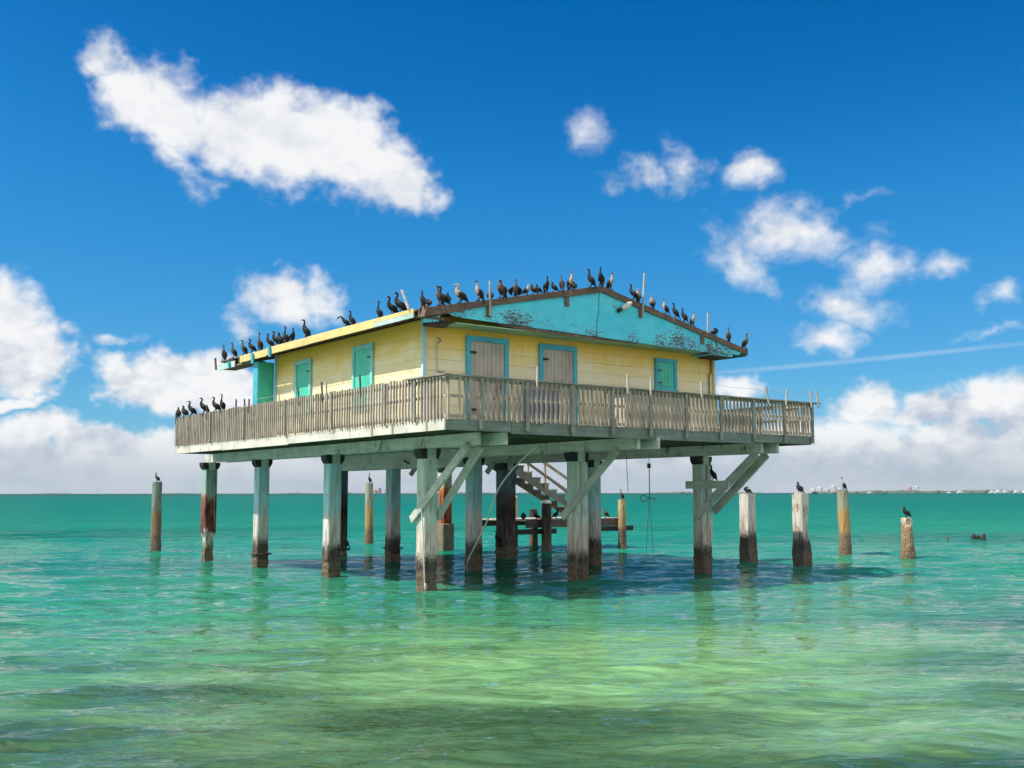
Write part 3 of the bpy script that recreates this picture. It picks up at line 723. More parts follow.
# ------------------------------------------------------------------ dock and stairs behind the house
dock = empty('landing_dock', W(12.4, 11.8, 0), YAW)
tag(dock, 'low dark timber landing dock beneath the stairs behind the house', 'dock')
b_ = MB(); x = -.3
while x < 4.9: b_.box(x, x+.19, 0, 3.0, 1.19, 1.25); x += .2
b_.build('dock_boards', M['stick'], dock)
MB().box(-.3, 4.9, -.06, -.003, .93, 1.245).build('edge_beam', M['dock'], dock)
MB().box(-.3, 4.9, 3.003, 3.06, .93, 1.24).build('edge_beam', M['dock'], dock)
MB().box(-1.0, 1.15, -.17, -.07, .68, .88).build('cross_beam', M['black'], dock)
MB().box(3.2, 5.35, -.17, -.07, .72, .92).build('cross_beam', M['black'], dock)
def dpost(x, y, r, top, m): 
    p = MB().tube([(x,y,-1),(x,y,0),(x,y,.5),(x,y,top*.6+.3),(x,y,top)], [r*1.1,r*1.1,r,r,r*.95], 12, True, .03, random.Random(int(x*50))).build('post', M[m], dock)
    return p
pp = dpost(.5, -.32, .2, 1.9, 'pile_dark'); MB().tube([(.5,-.32,1.88),(.5,-.32,1.95),(.5,-.32,2.02)], [.21,.21,.1], 12).build('post_cap', M['guano'], pp, smooth=True)
dpost(4.6, -.28, .17, 2.03, 'pole_tan'); dpost(4.85, 3.2, .18, 1.7, 'pole_tan')
pp = dpost(1.5, 3.2, .19, 2.1, 'pole_tan'); MB().tube([(1.5,3.2,2.08),(1.5,3.2,2.14),(1.5,3.2,2.2)], [.2,.2,.1], 12).build('post_cap', M['guano'], pp, smooth=True)
dpost(2.6, 3.2, .18, 1.6, 'pile_dark')
st = empty('staircase', W(11.0, 12.2, 0), YAW)
tag(st, 'weathered wooden stairs rising from the low dock to the deck', 'staircase')
ns = 11; x0, z0, x1, z1 = 4.7, 1.26, .02, 3.86
def sp(t, dz=0): return (x0+(x1-x0)*t, z0+(z1-z0)*t+dz)
for y in (.0, 1.0):
    # sawtooth stringer
    poly = []
    for i in range(ns):
        a = sp(i/ns); b2 = sp((i+1)/ns)
        poly += [(a[0], b2[1]-.03), (b2[0], b2[1]-.03)]
    poly = [(sp(0)[0], 1.26)]+poly+[(sp(1)[0], 3.5), (sp(0)[0]-.25, 1.26)]
    MB().prism(poly, 'v', y-.03, y+.03).build('stringer', M['stair'], st)
for i in range(ns):
    a = sp(i/ns); b2 = sp((i+1)/ns)
    MB().box(b2[0]-.02, a[0]+.03, -.06, 1.06, b2[1]-.027, b2[1]+.02).build('tread', M['guano' if i % 3 == 1 else 'stair'], st)
for y in (-.06, 1.06):
    MB().bar((x0+.1, y, z0+.95), (x1+.25, y, z1+.78), .05, .11).build('handrail', M['stair_rail'], st)
    for t_ in (.0, .5, .98):
        a = sp(t_); MB().bar((a[0], y+.0, a[1]-.1), (a[0], y, a[1]+.93), .07, .07).build('rail_post', M['stair_rail'], st)
MB().bar((x0-.2, -.07, z0+.5), (x1+.25, -.07, z1+.35), .04, .09).build('handrail', M['stair'], st)

# ------------------------------------------------------------------ cormorants
def bird_mat(name, breast, neck, body=(.007, .007, .008)):
    m, nt, b = mat(name)
    tc = nt.new('ShaderNodeTexCoord'); o = tc.outputs['Object']; x, y, z = nt.sep(o)
    n = nt.noise(o, 40, 4, .6)
    c = nt.mix(nt.step(n, .4, .7), body, tuple(k*2+.004 for k in body))
    if breast:
        fr = nt.math('ADD', x, nt.math('MULTIPLY', z, .16))
        f = nt.math('MULTIPLY', nt.step(fr, .035, .065), nt.math('MULTIPLY', nt.step(z, .10, .17), nt.step(z, .31, .35, 1, 0)))
        c = nt.mix(f, c, breast)
    if neck:
        f = nt.math('MULTIPLY', nt.step(z, .27, .31), nt.step(nt.math('SUBTRACT', z, nt.math('MULTIPLY', x, .35)), .405, .42, 1, 0))
        c = nt.mix(f, c, neck)
    nt.put(b.inputs['Base Color'], c); b.inputs['Roughness'].default_value = .7; b.inputs['Specular IOR Level'].default_value = .25
    return m
BM = {'dark': bird_mat('black_plumage', None, None), 'brown': bird_mat('brown_plumage', (.10,.065,.045), (.09,.06,.045), (.03,.022,.018)),
      'pale': bird_mat('pale_breasted_plumage', (.34,.26,.20), (.36,.29,.23), (.025,.02,.018))}
m_, nt_, b_2 = mat('wing_plumage'); nt_.put(b_2.inputs['Base Color'], nt_.mix(nt_.step(nt_.noise(coords(nt_), 45, 4, .6), .4, .65), (.006,.006,.007), (.02,.017,.015))); b_2.inputs['Roughness'].default_value = .6; b_2.inputs['Specular IOR Level'].default_value = .25
M_WING = m_
m_, nt_, b_2 = mat('orange_bill'); nt_.put(b_2.inputs['Base Color'], nt_.mix(nt_.noise(coords(nt_), 30), (.45,.16,.03), (.3,.14,.06))); b_2.inputs['Roughness'].default_value = .5
M_BILL = m_
m_, nt_, b_2 = mat('black_feet'); nt_.put(b_2.inputs['Base Color'], nt_.mix(nt_.noise(coords(nt_), 30), (.012,.012,.012), (.03,.03,.028))); M_FEET = m_
POSES = {
 # (x, z, half width, half depth) along tail -> crown ; then head direction
 'upright': ([(-.15,-.05,.030,.008),(-.115,.03,.034,.016),(-.07,.09,.052,.045),(-.02,.16,.068,.064),(.02,.235,.066,.062),(.04,.295,.046,.044),(.04,.34,.027,.027),(.033,.385,.020,.021),(.037,.425,.019,.021),(.055,.447,.021,.022),(.078,.450,.017,.017),(.092,.449,.010,.010)], (1, 0, .12)),
 'curved': ([(-.19,.0,.030,.008),(-.15,.06,.034,.016),(-.09,.11,.052,.046),(-.03,.16,.068,.064),(.03,.215,.066,.062),(.065,.27,.046,.044),(.07,.315,.028,.029),(.05,.355,.021,.022),(.045,.39,.019,.021),(.068,.415,.021,.022),(.092,.417,.017,.017),(.106,.414,.010,.010)], (1, 0, -.05)),
 'stretched': ([(-.14,-.06,.030,.008),(-.105,.03,.034,.016),(-.06,.10,.050,.045),(-.02,.17,.064,.060),(.01,.245,.060,.056),(.02,.31,.038,.036),(.015,.37,.022,.022),(.0,.43,.018,.018),(-.005,.475,.017,.019),(.008,.503,.020,.021),(.03,.513,.016,.016),(.042,.516,.010,.010)], (1, 0, .45)),
 'stooping': ([(-.19,.02,.030,.008),(-.15,.07,.034,.016),(-.09,.12,.052,.046),(-.03,.165,.068,.064),(.03,.215,.064,.060),(.075,.27,.044,.042),(.105,.315,.027,.027),(.14,.335,.020,.021),(.18,.33,.019,.020),(.215,.305,.021,.022),(.235,.285,.017,.017),(.243,.272,.010,.010)], (.7, 0, -.75)),
 'hunched': ([(-.17,.02,.030,.008),(-.13,.06,.036,.018),(-.08,.10,.058,.050),(-.02,.14,.074,.070),(.03,.19,.072,.066),(.05,.235,.052,.048),(.045,.268,.034,.034),(.04,.29,.026,.027),(.045,.308,.024,.025),(.065,.318,.022,.023),(.085,.315,.017,.017),(.098,.312,.010,.010)], (1, 0, -.1)),
 'sleeping': ([(-.18,.0,.030,.008),(-.14,.04,.036,.018),(-.09,.07,.060,.040),(-.03,.09,.078,.058),(.03,.115,.074,.060),(.06,.145,.052,.046),(.05,.17,.032,.032),(.02,.185,.026,.026),(-.0,.195,.024,.024),(-.02,.20,.020,.020),(-.035,.198,.014,.014),(-.045,.196,.008,.008)], (-1, 0, -.1)),
}
def make_bird(pose, plum, wings_open=False):
    root = bpy.data.objects.new('cormorant', None); root.empty_display_size = .1
    prof, hd = POSES[pose]
    pts = catmull(prof, 3)
    mb = MB().tube([(p[0], 0, p[1]) for p in pts], [(float(p[2]), float(p[3])) for p in pts], 12)
    body = mb.build('body', BM[plum], root, smooth=True)
    e = prof[-1]; d = Vector(hd).normalized(); s = Vector((e[0], 0, e[1]))-d*.012
    up = Vector((0, 0, 1))
    MB().tube([s, s+d*.03, s+d*.055, s+d*.068-up*.003, s+d*.07-up*.012], [.0095, .0065, .005, .0045, .002], 7).build('bill', M_BILL, root, smooth=True)
    ch = prof[3:6]
    for sgn in (-1, 1):
        a = Vector((prof[5][0]-.015, sgn*.04, prof[5][1]-.03)); b = Vector((prof[3][0]-.03, sgn*.062, prof[3][1]-.0)); c = Vector((prof[1][0]+.01, sgn*.03, prof[1][1]+.02))
        if wings_open:
            b = b+Vector((-.02, sgn*.07, .0)); c = c+Vector((0, sgn*.06, -.0))
            MB().tube([a, (a+b)/2+Vector((0,sgn*.012,0)), b, (b+c)/2, c], [(.02,.012),(.05,.02),(.07,.022),(.05,.016),(.012,.006)], 8).build('wing', M_WING, root, smooth=True)
        else:
            MB().tube([a, (a*.6+b*.4)+Vector((-.01,sgn*.01,0)), b, (b+c)/2, c], [(.016,.016),(.022,.045),(.024,.055),(.018,.036),(.006,.012)], 8).build('wing', M_WING, root, smooth=True)
        hip = Vector((prof[3][0]+.01, sgn*.035, .11))
        MB().tube([hip, (.0, sgn*.036, .05), (.0, sgn*.036, .008)], [.022, .011, .008], 6).build('leg', M_FEET, root, smooth=True)
        MB().prism([(-.015, sgn*.036-.006), (-.015, sgn*.036+.006), (.055, sgn*.036+.03), (.065, sgn*.036), (.055, sgn*.036-.03)], 'z', .0, .010).build('foot', M_FEET, root)
    return root
protos = {}
def bird(p, yaw, pose, plum, label, group, size=1.0, wings=False):
    """yaw in world degrees: 180 looks to the left of the photo, -90 towards the viewer"""
    key = (pose, plum, wings)
    if key not in protos:
        o = make_bird(pose, plum, wings); C.objects.link(o); protos[key] = o
    else:
        src = protos[key]; o = src.copy(); C.objects.link(o)
        for c in src.children:
            k = c.copy(); k.parent = o; C.objects.link(k)
    o.location = p; o.rotation_euler = (0, 0, rad(yaw)); o.scale = (size*1.05,)*3
    o['label'] = label; o['category'] = 'bird'; o['group'] = group
    return o
PN = {'upright': 'upright', 'curved': 'curving its neck', 'stretched': 'stretching up', 'stooping': 'bending down', 'hunched': 'hunched', 'sleeping': 'crouched'}
CN = {'dark': 'black cormorant', 'brown': 'brown cormorant', 'pale': 'pale breasted cormorant'}
ORD = ['first','second','third','fourth','fifth','sixth','seventh','eighth','ninth','tenth','eleventh','twelfth','thirteenth','fourteenth','fifteenth','sixteenth','seventeenth','eighteenth','nineteenth','twentieth','twenty first']
def row(lst, place, frm, group):
    for i, (p, yaw, pose, plum, size, *w) in enumerate(lst):
        lab = '%s %s, %s bird from the %s' % (CN[plum], PN[pose], ORD[i], frm)
        lab = lab.replace(' bird from', ' from')
        bird(p, yaw, pose, plum, lab, group, size, bool(w and w[0]))
# left end of the deck railing (v, yaw, pose, plumage, size)
def onrail(v): return W(DU0-.02, v, 4.795)
row([(onrail(v), y, po, pl, s) for v, y, po, pl, s in ((13.3,-80,'hunched','brown',1.05),(12.72,150,'hunched','dark',1.1),(12.08,175,'curved','dark',1.1),(11.0,185,'curved','dark',1.15),(10.0,170,'curved','dark',1.05),(9.5,160,'stretched','dark',.95))],
    '', 'left end of the deck railing', 'cormorants on the deck railing')
def oneave(v): return W(-.93, v, rz(-.93)+.0)
row([(oneave(v), y, po, pl, s) for v, y, po, pl, s in (
    (10.5,-95,'upright','brown',1.0),(9.71,200,'upright','brown',.95),(8.92,-150,'upright','brown',.95),(8.32,180,'curved','dark',.95),(7.77,-120,'stretched','brown',1.0),
    (7.02,180,'curved','dark',.95),(6.6,190,'curved','dark',1.0),(6.3,150,'hunched','dark',1.1),(5.98,160,'stretched','dark',.95),(5.5,-60,'curved','dark',.9),(4.67,175,'upright','dark',1.1),
    (2.37,180,'stooping','dark',.85),(2.05,170,'upright','dark',.85),(.68,165,'stretched','dark',.85),(.06,-160,'curved','dark',1.05),(-.31,185,'curved','dark',1.15))],
    '', 'left end of the roof eave', 'cormorants along the left eave')
def ongab(u, back=0): return W(u, RV0-.02+back, rz(u)+.022)
row([(ongab(u, bk), y, po, pl, s) for u, bk, y, po, pl, s in (
    (-.82,.0,120,'upright','dark',.85),(-.55,.2,0,'sleeping','brown',.9),(-.36,0,-150,'upright','brown',.95),(-.2,.1,185,'curved','dark',1.0),(.0,.2,100,'hunched','dark',.9),(.2,0,185,'curved','pale',1.0),(.34,.15,180,'curved','pale',1.05),
    (.75,0,195,'upright','pale',1.0),(1.16,.1,90,'sleeping','dark',1.0))], '', 'near roof corner on the left slope', 'cormorants on the roof gable')
row([(ongab(q[0], q[1]), *q[2:]) for q in (
    (1.43,0,-120,'hunched','brown',1.25),(1.93,.1,-80,'upright','brown',.9,True),(2.2,0,-20,'hunched','pale',.75),(2.48,.1,175,'hunched','dark',.75),(2.66,.12,170,'hunched','dark',.72),(2.83,0,-60,'upright','dark',.85),
    (3.19,.15,180,'hunched','dark',.75),(3.32,0,100,'upright','brown',.85),(3.62,0,-60,'upright','pale',.95),(3.85,.15,90,'sleeping','dark',.95))], '', 'left gable pole towards the peak', 'cormorants on the roof gable')
row([(ongab(u, bk), y, po, pl, s) for u, bk, y, po, pl, s in (
    (4.3,0,170,'upright','dark',1.0),(4.65,0,-110,'upright','dark',1.0),(4.99,0,-30,'upright','pale',.95),(5.8,0,160,'curved','dark',.95),(5.97,0,-100,'hunched','pale',1.0))], '', 'gable peak towards the tall pole', 'cormorants on the roof gable')
row([(ongab(u, bk), y, po, pl, s) for u, bk, y, po, pl, s in (
    (6.5,0,-110,'hunched','pale',.95),(7.0,0,160,'upright','pale',.85),(7.38,0,165,'upright','dark',.9),(7.72,0,150,'upright','dark',.85),(8.08,0,-60,'upright','pale',.82),(8.96,0,20,'sleeping','dark',1.0),(9.54,0,-100,'upright','brown',.85),(10.26,0,-20,'upright','brown',.95))],
    '', 'tall pole down the right gable slope', 'cormorants on the roof gable')
bird(W(.5,20.8,2.76), 165, 'curved', 'dark', 'black cormorant on the green grey round pile left of the house', 'cormorants on free piles', .8)
bird(W(10.5,21.5,2.76), 175, 'stretched', 'dark', 'black cormorant stretching up on the round pile seen beneath the deck', 'cormorants on free piles', .85)
bird(W(17.0,11.52,2.03), 160, 'upright', 'brown', 'brown cormorant on the tan dock post behind the house', 'cormorants on free piles', .85)
bird(W(14.42,2.5,2.27), 150, 'sleeping', 'dark', 'black cormorant crouched low on the square white pile nearest the deck', 'cormorants on free piles', 1.05)
bird(W(14.2,.15,2.27), 120, 'hunched', 'dark', 'black cormorant hunched on the square pile with the broken side', 'cormorants on free piles', 1.05)
bird(W(20.3,2.9,2.4), 175, 'upright', 'pale', 'pale cormorant on the tall round pile right of the house', 'cormorants on free piles', .95)
bird(W(20.05,.15,1.42), 170, 'hunched', 'dark', 'black cormorant on the short crumbling stump farthest right', 'cormorants on free piles', 1.1)
bird(W(9.196,-.75,2.64), 160, 'upright', 'dark', 'black cormorant standing on the tie board of the right front pile', 'cormorants under the deck', .95)
bird(W(.58,5.1,.785), 160, 'curved', 'brown', 'brown cormorant on a ledge low behind the second left pile', 'cormorants under the deck', .85)
bird(W(8.72,9.05,.49), 170, 'upright', 'dark', 'black cormorant on the left end of the ledge of the dark pile', 'cormorants under the deck', .95)
bird(W(9.42,9.05,.49), 60, 'upright', 'dark', 'black cormorant on the right end of the ledge of the dark pile', 'cormorants under the deck', .95)
bird(W(12.3,12.2,1.255), 90, 'sleeping', 'dark', 'black cormorant crouched at the left end of the dock', 'cormorants on the dock', 1.3)
bird(W(12.8,12.0,1.255), 170, 'sleeping', 'dark', 'black cormorant crouched beside the dark capped dock post', 'cormorants on the dock', 1.15)
bird(W(13.9,12.1,1.255), 10, 'hunched', 'dark', 'black cormorant hunched on the dock right of the dark capped post', 'cormorants on the dock', 1.1)
bird(W(14.5,12.1,1.255), 160, 'curved', 'dark', 'black cormorant with curved neck at the foot of the stairs', 'cormorants on the dock', .9)
bird(W(16.6,12.1,1.255), 170, 'hunched', 'brown', 'brown cormorant on the dock just left of the tan post', 'cormorants on the dock', 1.1)

# ------------------------------------------------------------------ far shore
def far_mat(name, a, b_, sc=.02):
    m, nt, b = mat(name); v = coords(nt, jitter=False)
    nt.put(b.inputs['Base Color'], nt.mix(nt.step(nt.noise(v, sc, 5, .6), .35, .65), a, b_)); b.inputs['Roughness'].default_value = 1; return m
MSH = far_mat('mangrove_green', (.05, .085, .06), (.09, .12, .09))
def shore(x0, x1, y, hfun, name, label, depth=90, sp=9):
    mb = MB(); xs = np.arange(x0, x1, sp); n = len(xs); r = random.Random(int(x0))
    vs = []
    for x in xs:
        h = max(.6, hfun(x)*(.75+.5*r.random()))
        for dy, k in ((0, 0), (5, .7), (18, 1.0), (depth*.6, .9), (depth, .0)): vs.append((x, y+dy+r.uniform(-3, 3), h*k-(.4 if k == 0 else 0)))
    fs = [(i*5+j, (i+1)*5+j, (i+1)*5+j+1, i*5+j+1) for i in range(n-1) for j in range(4)]
    mb.add(vs, fs); o = mb.build(name, MSH)
    tag(o, label, 'mangroves', kind='stuff'); return o
shore(-1900, -700, 4200, lambda x: 2.2+2.5*max(0, math.sin(x*.013))**3, 'mangrove_shore', 'thin line of far mangroves on the horizon left of the house')
shore(-700, 950, 4000, lambda x: 4.2+2.0*math.sin(x*.011)*math.sin(x*.003), 'mangrove_shore', 'line of far mangroves on the horizon seen beneath the deck')
shore(950, 2400, 3300, lambda x: 7.5+3.0*math.sin(x*.014)*math.sin(x*.004+1), 'mangrove_shore', 'far green shoreline on the horizon at the right', sp=8)
MBW = far_mat('pale_render', (.62, .58, .53), (.52, .5, .47)); MPK = far_mat('pink_render', (.5, .33, .32), (.42, .28, .28)); MGL = far_mat('window_band', (.12, .15, .18), (.18, .2, .23))
def tower(px, D, w, h, m, label, top=None):
    x = (px-512)/1057*D
    t = empty('apartment_tower', (x, D, 0), rad(-38))
    tag(t, label, 'building', 'far buildings on the horizon')
    MB().box(-w/2, w/2, -10, 10, -1, h).build('wall', m, t)
    MB().box(-w/4, w/4, -5, 5, h, h+(top or 3)).build('roof_block', m, t)
    wb = MB(); z = 4
    while z < h-2: wb.box(-w/2+1, w/2-1, -10.2, -10.01, z, z+1.4); z += 3.4
    wb.build('window_band', MGL, t)
for px, w, h, lab in ((811,22,14,'low pale apartment block left end of the white group on the horizon'),(818,20,19,'pale apartment block left of the middle of the white group on the horizon'),(825,16,15,'small pale block in the middle of the white group on the horizon'),(831,26,25,'tallest white apartment block right of the middle on the horizon'),(838,15,16,'narrow pale block right end of the white group on the horizon')):
    tower(px, 5200, w*1.1, h*1.35, MBW, lab)
tower(907, 5200, 20, 28, MPK, 'pinkish tower of the far pair on the horizon'); tower(914, 5200, 22, 30, MBW, 'pale tower of the far pair on the horizon')
tower(375, 5200, 26, 17, MPK, 'wide pinkish block on the horizon seen beneath the deck'); tower(380, 5200, 8, 27, MPK, 'slim tower on the horizon seen beneath the deck'); tower(388, 5200, 22, 21, MPK, 'pinkish block right of the slim tower beneath the deck')
mhull = far_mat('white_gelcoat', (.78, .78, .76), (.7, .7, .69), .5)
def boat(px, D, s, label):
    x = (px-512)/1057*D
    t = empty('motor_boat', (x, D, 0), rad(8)); tag(t, label, 'boat', 'far boats below the shoreline')
    L, B_, Hh = 14*s, 4*s, 2.2*s
    hull = MB(); vs = []
    for xx, b2, z2 in ((-L/2, B_/2, Hh), (L*.15, B_/2, Hh*1.1), (L/2, .1, Hh*1.4)):
        vs += [(xx, -b2, z2), (xx*.94, -b2*.6, -.3), (xx*.94, b2*.6, -.3), (xx, b2, z2)]
    hull.add(vs, [(0,1,5,4),(1,2,6,5),(2,3,7,6),(3,0,4,7),(4,5,9,8),(5,6,10,9),(6,7,11,10),(7,4,8,11),(0,3,2,1),(8,9,10,11)])
    hull.build('hull', mhull, t)
    MB().prism([(-L*.3, Hh), (-L*.25, Hh*2.1), (L*.08, Hh*2.1), (L*.22, Hh*1.15)], 'v', -B_*.35, B_*.35).build('cabin', mhull, t)
    MB().box(-L*.2, L*.02, -B_*.3, B_*.3, Hh*2.7, Hh*2.85).build('canopy', mhull, t)
for px, D, s, lab in ((868,2600,.95,'small white boat left of the shoreline pair of towers'),(947,2700,.8,'small white boat left of a larger one right of the towers'),(958,2600,1.3,'larger white boat right of the far towers'),(990,2700,1.3,'white boat at left end of the moored group'),(996,2600,1.5,'biggest white boat in the moored group'),(1003,2700,1.4,'white boat in the middle of the moored group'),(1014,2600,1.3,'white boat near the right edge of the photo'),(1022,2700,1.2,'white boat cut by the right edge of the photo')):
    boat(px, D, s, lab)

# ------------------------------------------------------------------ sky with clouds
BLOBS = [(-21.76,21.38,1.68,1.41,-40,0.80),(-20.23,20.01,2.21,2.00,-40,1.00),(-17.96,19.53,3.15,2.65,-30,1.00),(-15.10,18.80,3.94,2.47,-20,1.05),(-12.19,18.51,4.21,2.83,-20,1.10),(-8.94,18.18,3.68,2.47,-25,1.10),(-6.46,16.98,2.63,1.65,-30,1.00),(-4.53,16.14,1.68,1.06,-30,0.60),(-18.40,17.52,2.63,1.65,-35,0.55),(-16.06,16.11,1.47,0.64,0,0.32),(-12.28,10.32,2.73,1.47,-20,0.75),(-14.07,8.84,1.77,1.26,0,0.37),(-10.43,10.28,1.79,1.26,0,0.60),(-13.00,12.18,0.59,0.38,0,0.28),(3.98,19.20,1.88,1.58,-30,0.51),(7.93,17.27,1.65,1.01,-20,0.57),(9.83,17.34,1.77,1.39,20,0.57),(13.13,16.69,1.77,1.33,0,0.64),(5.72,16.62,1.53,0.63,-20,0.28),(19.06,15.62,1.06,0.57,0,0.33),(12.13,12.40,2.59,1.39,-50,0.63),(14.25,13.53,3.89,1.70,15,0.70),(16.17,13.62,3.06,1.64,-15,0.74),(19.08,13.50,1.30,0.88,0,0.35),(19.41,11.56,2.47,1.58,-15,0.66),(22.25,11.39,1.77,0.95,0,0.51),(17.71,9.67,3.06,1.33,-15,0.69),(15.86,10.28,0.82,0.50,0,0.37),(16.40,7.92,2.47,1.01,-5,0.64),(25.64,9.73,1.30,0.88,20,0.46),(25.02,7.97,2.94,0.38,6,0.31),(-26.98,8.39,4.21,2.73,-25,1.10),(-24.79,6.96,2.73,2.21,-25,1.00),(-26.61,9.77,1.05,0.95,0,0.60),(-25.71,4.56,2.10,0.47,0,0.60),(-22.91,8.16,0.94,0.50,0,0.37),(-21.24,7.65,1.41,0.44,0,0.39),(-20.46,5.85,1.68,1.05,0,0.70),(-18.26,5.57,3.89,1.63,-5,1.05),(-15.77,5.64,2.89,1.79,-10,1.00),(-15.29,6.44,1.05,0.74,0,0.60),(-24.08,3.14,3.15,0.95,0,0.70),(-20.82,2.70,5.78,1.05,0,0.70),(-27.15,2.58,4.73,1.26,0,0.80),(-24.50,2.34,1.79,0.84,0,0.80),(-22.47,2.97,1.58,0.68,0,0.80),(-18.91,2.73,1.89,0.74,0,0.80),(12.44,5.42,1.79,1.05,0,0.80),(18.57,4.53,2.21,1.26,0,0.95),(21.62,4.04,3.15,1.37,0,0.95),(24.85,4.28,3.15,1.58,10,1.00),(27.44,3.46,4.21,2.63,0,1.10),(15.25,3.26,4.73,1.05,0,0.60),(18.22,2.69,4.21,1.79,0,0.95),(22.94,2.10,5.78,2.10,0,1.00),(25.22,2.55,3.15,2.10,0,1.00),(13.18,1.98,3.15,1.37,0,0.70),]
SUN_L = Vector((-.69, .22, 1)).normalized()
SUN = Vector((SUN_L.x*CY-SUN_L.y*SY, SUN_L.x*SY+SUN_L.y*CY, SUN_L.z))
EL = math.asin(SUN.z); AZ = math.atan2(SUN.x, SUN.y)     # clockwise from +Y
def world():
    w = bpy.data.worlds.new('World'); bpy.context.scene.world = w; w.use_nodes = True
    nt = NT(w.node_tree); bg = w.node_tree.nodes['Background']
    sky = nt.new('ShaderNodeTexSky', sky_type='NISHITA'); sky.sun_disc = False
    sky.sun_elevation = EL; sky.sun_rotation = AZ; sky.air_density = 1.0; sky.dust_density = .3; sky.ozone_density = 2.5
    tc = nt.new('ShaderNodeTexCoord'); d = tc.outputs['Generated']
    x, y, z = nt.sep(d)
    az = nt.math('MULTIPLY', nt.math('ARCTAN2', x, y), 57.2958)
    el = nt.math('MULTIPLY', nt.math('ARCSINE', z), 57.2958)
    base = nt.mix(1.0, sky.outputs[0], SKY_TINT, 'MULTIPLY')
    hs = nt.new('ShaderNodeHueSaturation'); nt.put(hs.inputs['Color'], base); hs.inputs['Saturation'].default_value = SKY_SAT; hs.inputs['Value'].default_value = SKY_VAL
    hs.inputs['Hue'].default_value = SKY_HUE
    base = hs.outputs[0]
    sp = nt.new('ShaderNodeSeparateColor'); nt.put(sp.inputs[0], base); ch = []
    for i, pts in enumerate((SKY_R, SKY_G, SKY_B)):
        fc = nt.new('ShaderNodeFloatCurve'); cv = fc.mapping.curves[0]
        while len(cv.points) < len(pts): cv.points.new(.5, .5)
        for q, (a_, b_) in zip(cv.points, pts): q.location = (a_, b_)
        fc.mapping.use_clip = False; fc.mapping.update()
        nt.put(fc.inputs['Value'], nt.math('MULTIPLY', sp.outputs[i], .162))
        ch.append(nt.math('MULTIPLY', fc.outputs[0], 1/.162))
    cb = nt.new('ShaderNodeCombineColor')
    for i in range(3): nt.put(cb.inputs[i], ch[i])
    base = cb.outputs[0]
    p = nt.comb(az, el, 0)
    wn = nt.noise(d, 14, 4, .6, out='Color')
    wn = nt.vmath('SUBTRACT', wn, (.5, .5, .5))
    pw = nt.vmath('ADD', p, nt.vmath('MULTIPLY', wn, (4.2, 3.0, 0)))
    field = None
    for a, e, ra, re, ang, s in BLOBS:
        mp = nt.new('ShaderNodeMapping', vector_type='TEXTURE'); nt.put(mp.inputs[0], pw if re > .3 else p)
        mp.inputs[1].default_value = (a, e, 0); mp.inputs[2].default_value = (0, 0, rad(ang)); mp.inputs[3].default_value = (ra*1.12, re*1.12, 1)
        l = nt.vmath('LENGTH', mp.outputs[0], out=1)
        f = nt.math('MULTIPLY_ADD', l, -s*1.0, s)
        field = f if field is None else nt.math('MAXIMUM', field, f)
    def fields(off, det, wide=True):
        v = nt.vmath('ADD', d, tuple(SUN*off)) if off else d
        n1 = nt.noise(nt.scale(v, (1, 1, 1.35)), 24, det, .62, .1)
        n2 = nt.noise(nt.scale(v, (1, 1, 1.25)), 30, 2, .5)
        bl = nt.math('MULTIPLY_ADD', nt.math('ABSOLUTE', nt.math('SUBTRACT', n2, .5)), -3.0, .85)
        return nt.math('ADD', nt.math('MULTIPLY', n1, .8), nt.math('MULTIPLY', bl, .2))
    fb = fields(0, 7)
    fb2 = fields(.022, 4)
    fl = nt.noise(nt.scale(d, (1, 1, 2.2)), 9, 6, .6)
    band = nt.math('ADD', nt.step(el, .8, 5.2, 1.05, -.7), nt.math('MULTIPLY', nt.math('SUBTRACT', fl, .5), 1.0))
    field2 = nt.math('MAXIMUM', field, band)
    g = nt.math('ADD', field2, nt.math('MULTIPLY', nt.math('SUBTRACT', fb, .51), 1.15))
    thin = nt.math('ADD', nt.step(el, 6, 10, .46, .66), nt.step(az, -1, 3, 0, .16))
    al = nt.new('ShaderNodeMapRange', interpolation_type='SMOOTHSTEP'); nt.put(al.inputs[0], g)
    al.inputs[1].default_value = .07; nt.put(al.inputs[2], thin)
    mp = nt.new('ShaderNodeMapping', vector_type='TEXTURE'); nt.put(mp.inputs[0], p)   # faint vapour trail
    mp.inputs[1].default_value = CONTRAIL[0]+(0,); mp.inputs[2].default_value = (0, 0, rad(CONTRAIL[2])); mp.inputs[3].default_value = (17, .2, 1)
    ct = nt.step(nt.vmath('LENGTH', mp.outputs[0], out=1), .1, 1.0, .2, 0)
    alpha = nt.math('MAXIMUM', al.outputs[0], ct)
    rel = nt.math('SUBTRACT', fb, fb2)
    big1 = nt.noise(nt.scale(d, (1, 1, 2.0)), 13, 4, .5); big2 = nt.noise(nt.scale(nt.vmath('ADD', d, tuple(SUN*.05)), (1, 1, 2.0)), 13, 4, .5)
    rel = nt.math('ADD', nt.math('MULTIPLY', rel, .95), nt.math('MULTIPLY', nt.math('SUBTRACT', big1, big2), 1.0))
    low = nt.step(el, 1.0, 7.0, 1, 0)
    # thick cores turn grey only near the horizon, where one looks at cloud bases
    lit = nt.math('ADD', nt.math('MULTIPLY_ADD', rel, nt.step(el, 5, 11, 2.3, 1.1), nt.step(el, 5, 11, .86, .93)), nt.math('MULTIPLY', low, -.2), clamp=True)
    cc = nt.mix(lit, CL_GREY, CL_WHITE)
    cc = nt.mix(nt.step(el, .4, 3.6, .8, 0), cc, CL_HZ)
    col = nt.mix(nt.math('MULTIPLY', alpha, .97), base, cc)
    nt.put(bg.inputs['Color'], col); bg.inputs['Strength'].default_value = .1
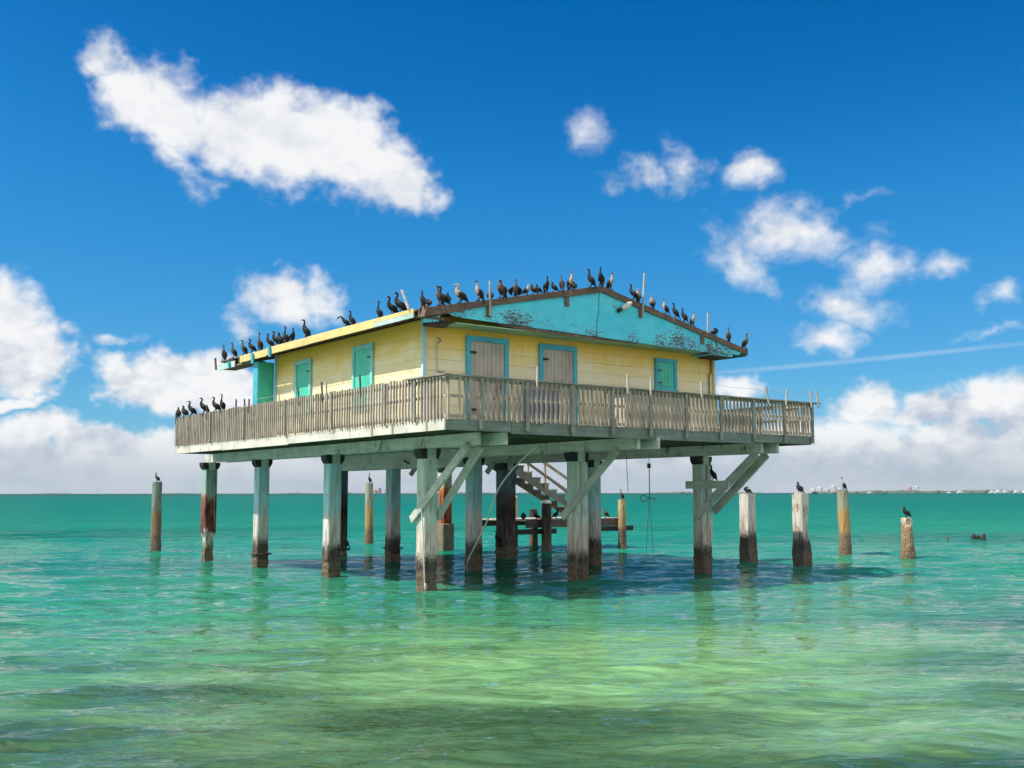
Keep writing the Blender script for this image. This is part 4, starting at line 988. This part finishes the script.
    # bright fill-light clouds added to the unseen sky behind and above the viewer
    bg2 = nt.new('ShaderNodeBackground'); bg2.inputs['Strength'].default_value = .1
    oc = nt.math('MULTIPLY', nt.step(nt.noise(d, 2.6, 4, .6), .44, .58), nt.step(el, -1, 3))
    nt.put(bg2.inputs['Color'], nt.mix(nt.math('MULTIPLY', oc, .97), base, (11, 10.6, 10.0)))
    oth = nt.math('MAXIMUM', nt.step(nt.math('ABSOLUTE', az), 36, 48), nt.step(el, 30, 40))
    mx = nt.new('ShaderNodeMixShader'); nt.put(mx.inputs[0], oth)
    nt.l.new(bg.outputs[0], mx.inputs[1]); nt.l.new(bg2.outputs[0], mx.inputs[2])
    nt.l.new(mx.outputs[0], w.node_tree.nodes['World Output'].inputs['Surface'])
CONTRAIL = ((18.5, 6.8), 0, 3.4)
SKY_R = [(0, 0), (.069, .001), (.105, .022), (.31, .2), (1, .9)]
SKY_G = [(0, 0), (.156, .138), (.231, .254), (.4, .42), (1, 1)]
SKY_B = [(0, 0), (.407, .456), (.533, .63), (.76, .80), (1, .95)]
SKY_TINT = (.62, .84, 1.12); SKY_SAT = 1.02; SKY_VAL = .62; SKY_HUE = .505
CL_WHITE = (5.8, 5.8, 5.85); CL_GREY = (3.1, 3.5, 4.2); CL_HZ = (2.7, 3.15, 3.7)
world()
bpy.context.scene.world.cycles.sampling_method = 'MANUAL'; bpy.context.scene.world.cycles.sample_map_resolution = 256
# far air: one closed box of even thin haze round the whole scene
hz = MB().box(-9800, 9800, -300, 9900, -3, 70).build('haze', None)
hm = bpy.data.materials.new('sea_air'); hm.use_nodes = True; hn = hm.node_tree; hn.nodes.remove(hn.nodes['Principled BSDF'])
pv = hn.nodes.new('ShaderNodeVolumePrincipled'); pv.inputs['Color'].default_value = (.80, .88, .95, 1); pv.inputs['Density'].default_value = .00002; pv.inputs['Anisotropy'].default_value = .2
hn.links.new(pv.outputs[0], hn.nodes['Material Output'].inputs['Volume'])
hz.data.materials.clear(); hz.data.materials.append(hm)
tag(hz, kind='stuff')
sl = bpy.data.lights.new('sun', 'SUN'); sl.energy = 4.2; sl.angle = rad(.53); sl.color = (1, .95, .87)
so = bpy.data.objects.new('sun', sl); C.objects.link(so)
so.rotation_euler = SUN.to_track_quat('Z', 'Y').to_euler(); so.location = (-30, 0, 40)

# ------------------------------------------------------------------ camera
cam = bpy.data.cameras.new('camera'); co = bpy.data.objects.new('camera', cam); C.objects.link(co)
cam.sensor_width = 36; cam.lens = 1057/1024*36; cam.clip_start = .1; cam.clip_end = 30000
PT, RO = .1028, -.0014
fwd = Vector((0, math.cos(PT), math.sin(PT))); up = Vector((0, -math.sin(PT), math.cos(PT))); rt = Vector((1, 0, 0))
r2 = rt*math.cos(RO)+up*math.sin(RO); u2 = -rt*math.sin(RO)+up*math.cos(RO)
mw = Matrix((r2, u2, -fwd)).transposed().to_4x4(); mw.translation = Vector((0, 0, 2.3))
co.matrix_world = mw
sc = bpy.context.scene; sc.camera = co
sc.view_settings.view_transform = 'Standard'; sc.view_settings.look = 'None'; sc.view_settings.gamma = 1
sc.view_settings.exposure = 0.7
sc.render.resolution_x = 1024; sc.render.resolution_y = 768
sc.render.engine = 'CYCLES'
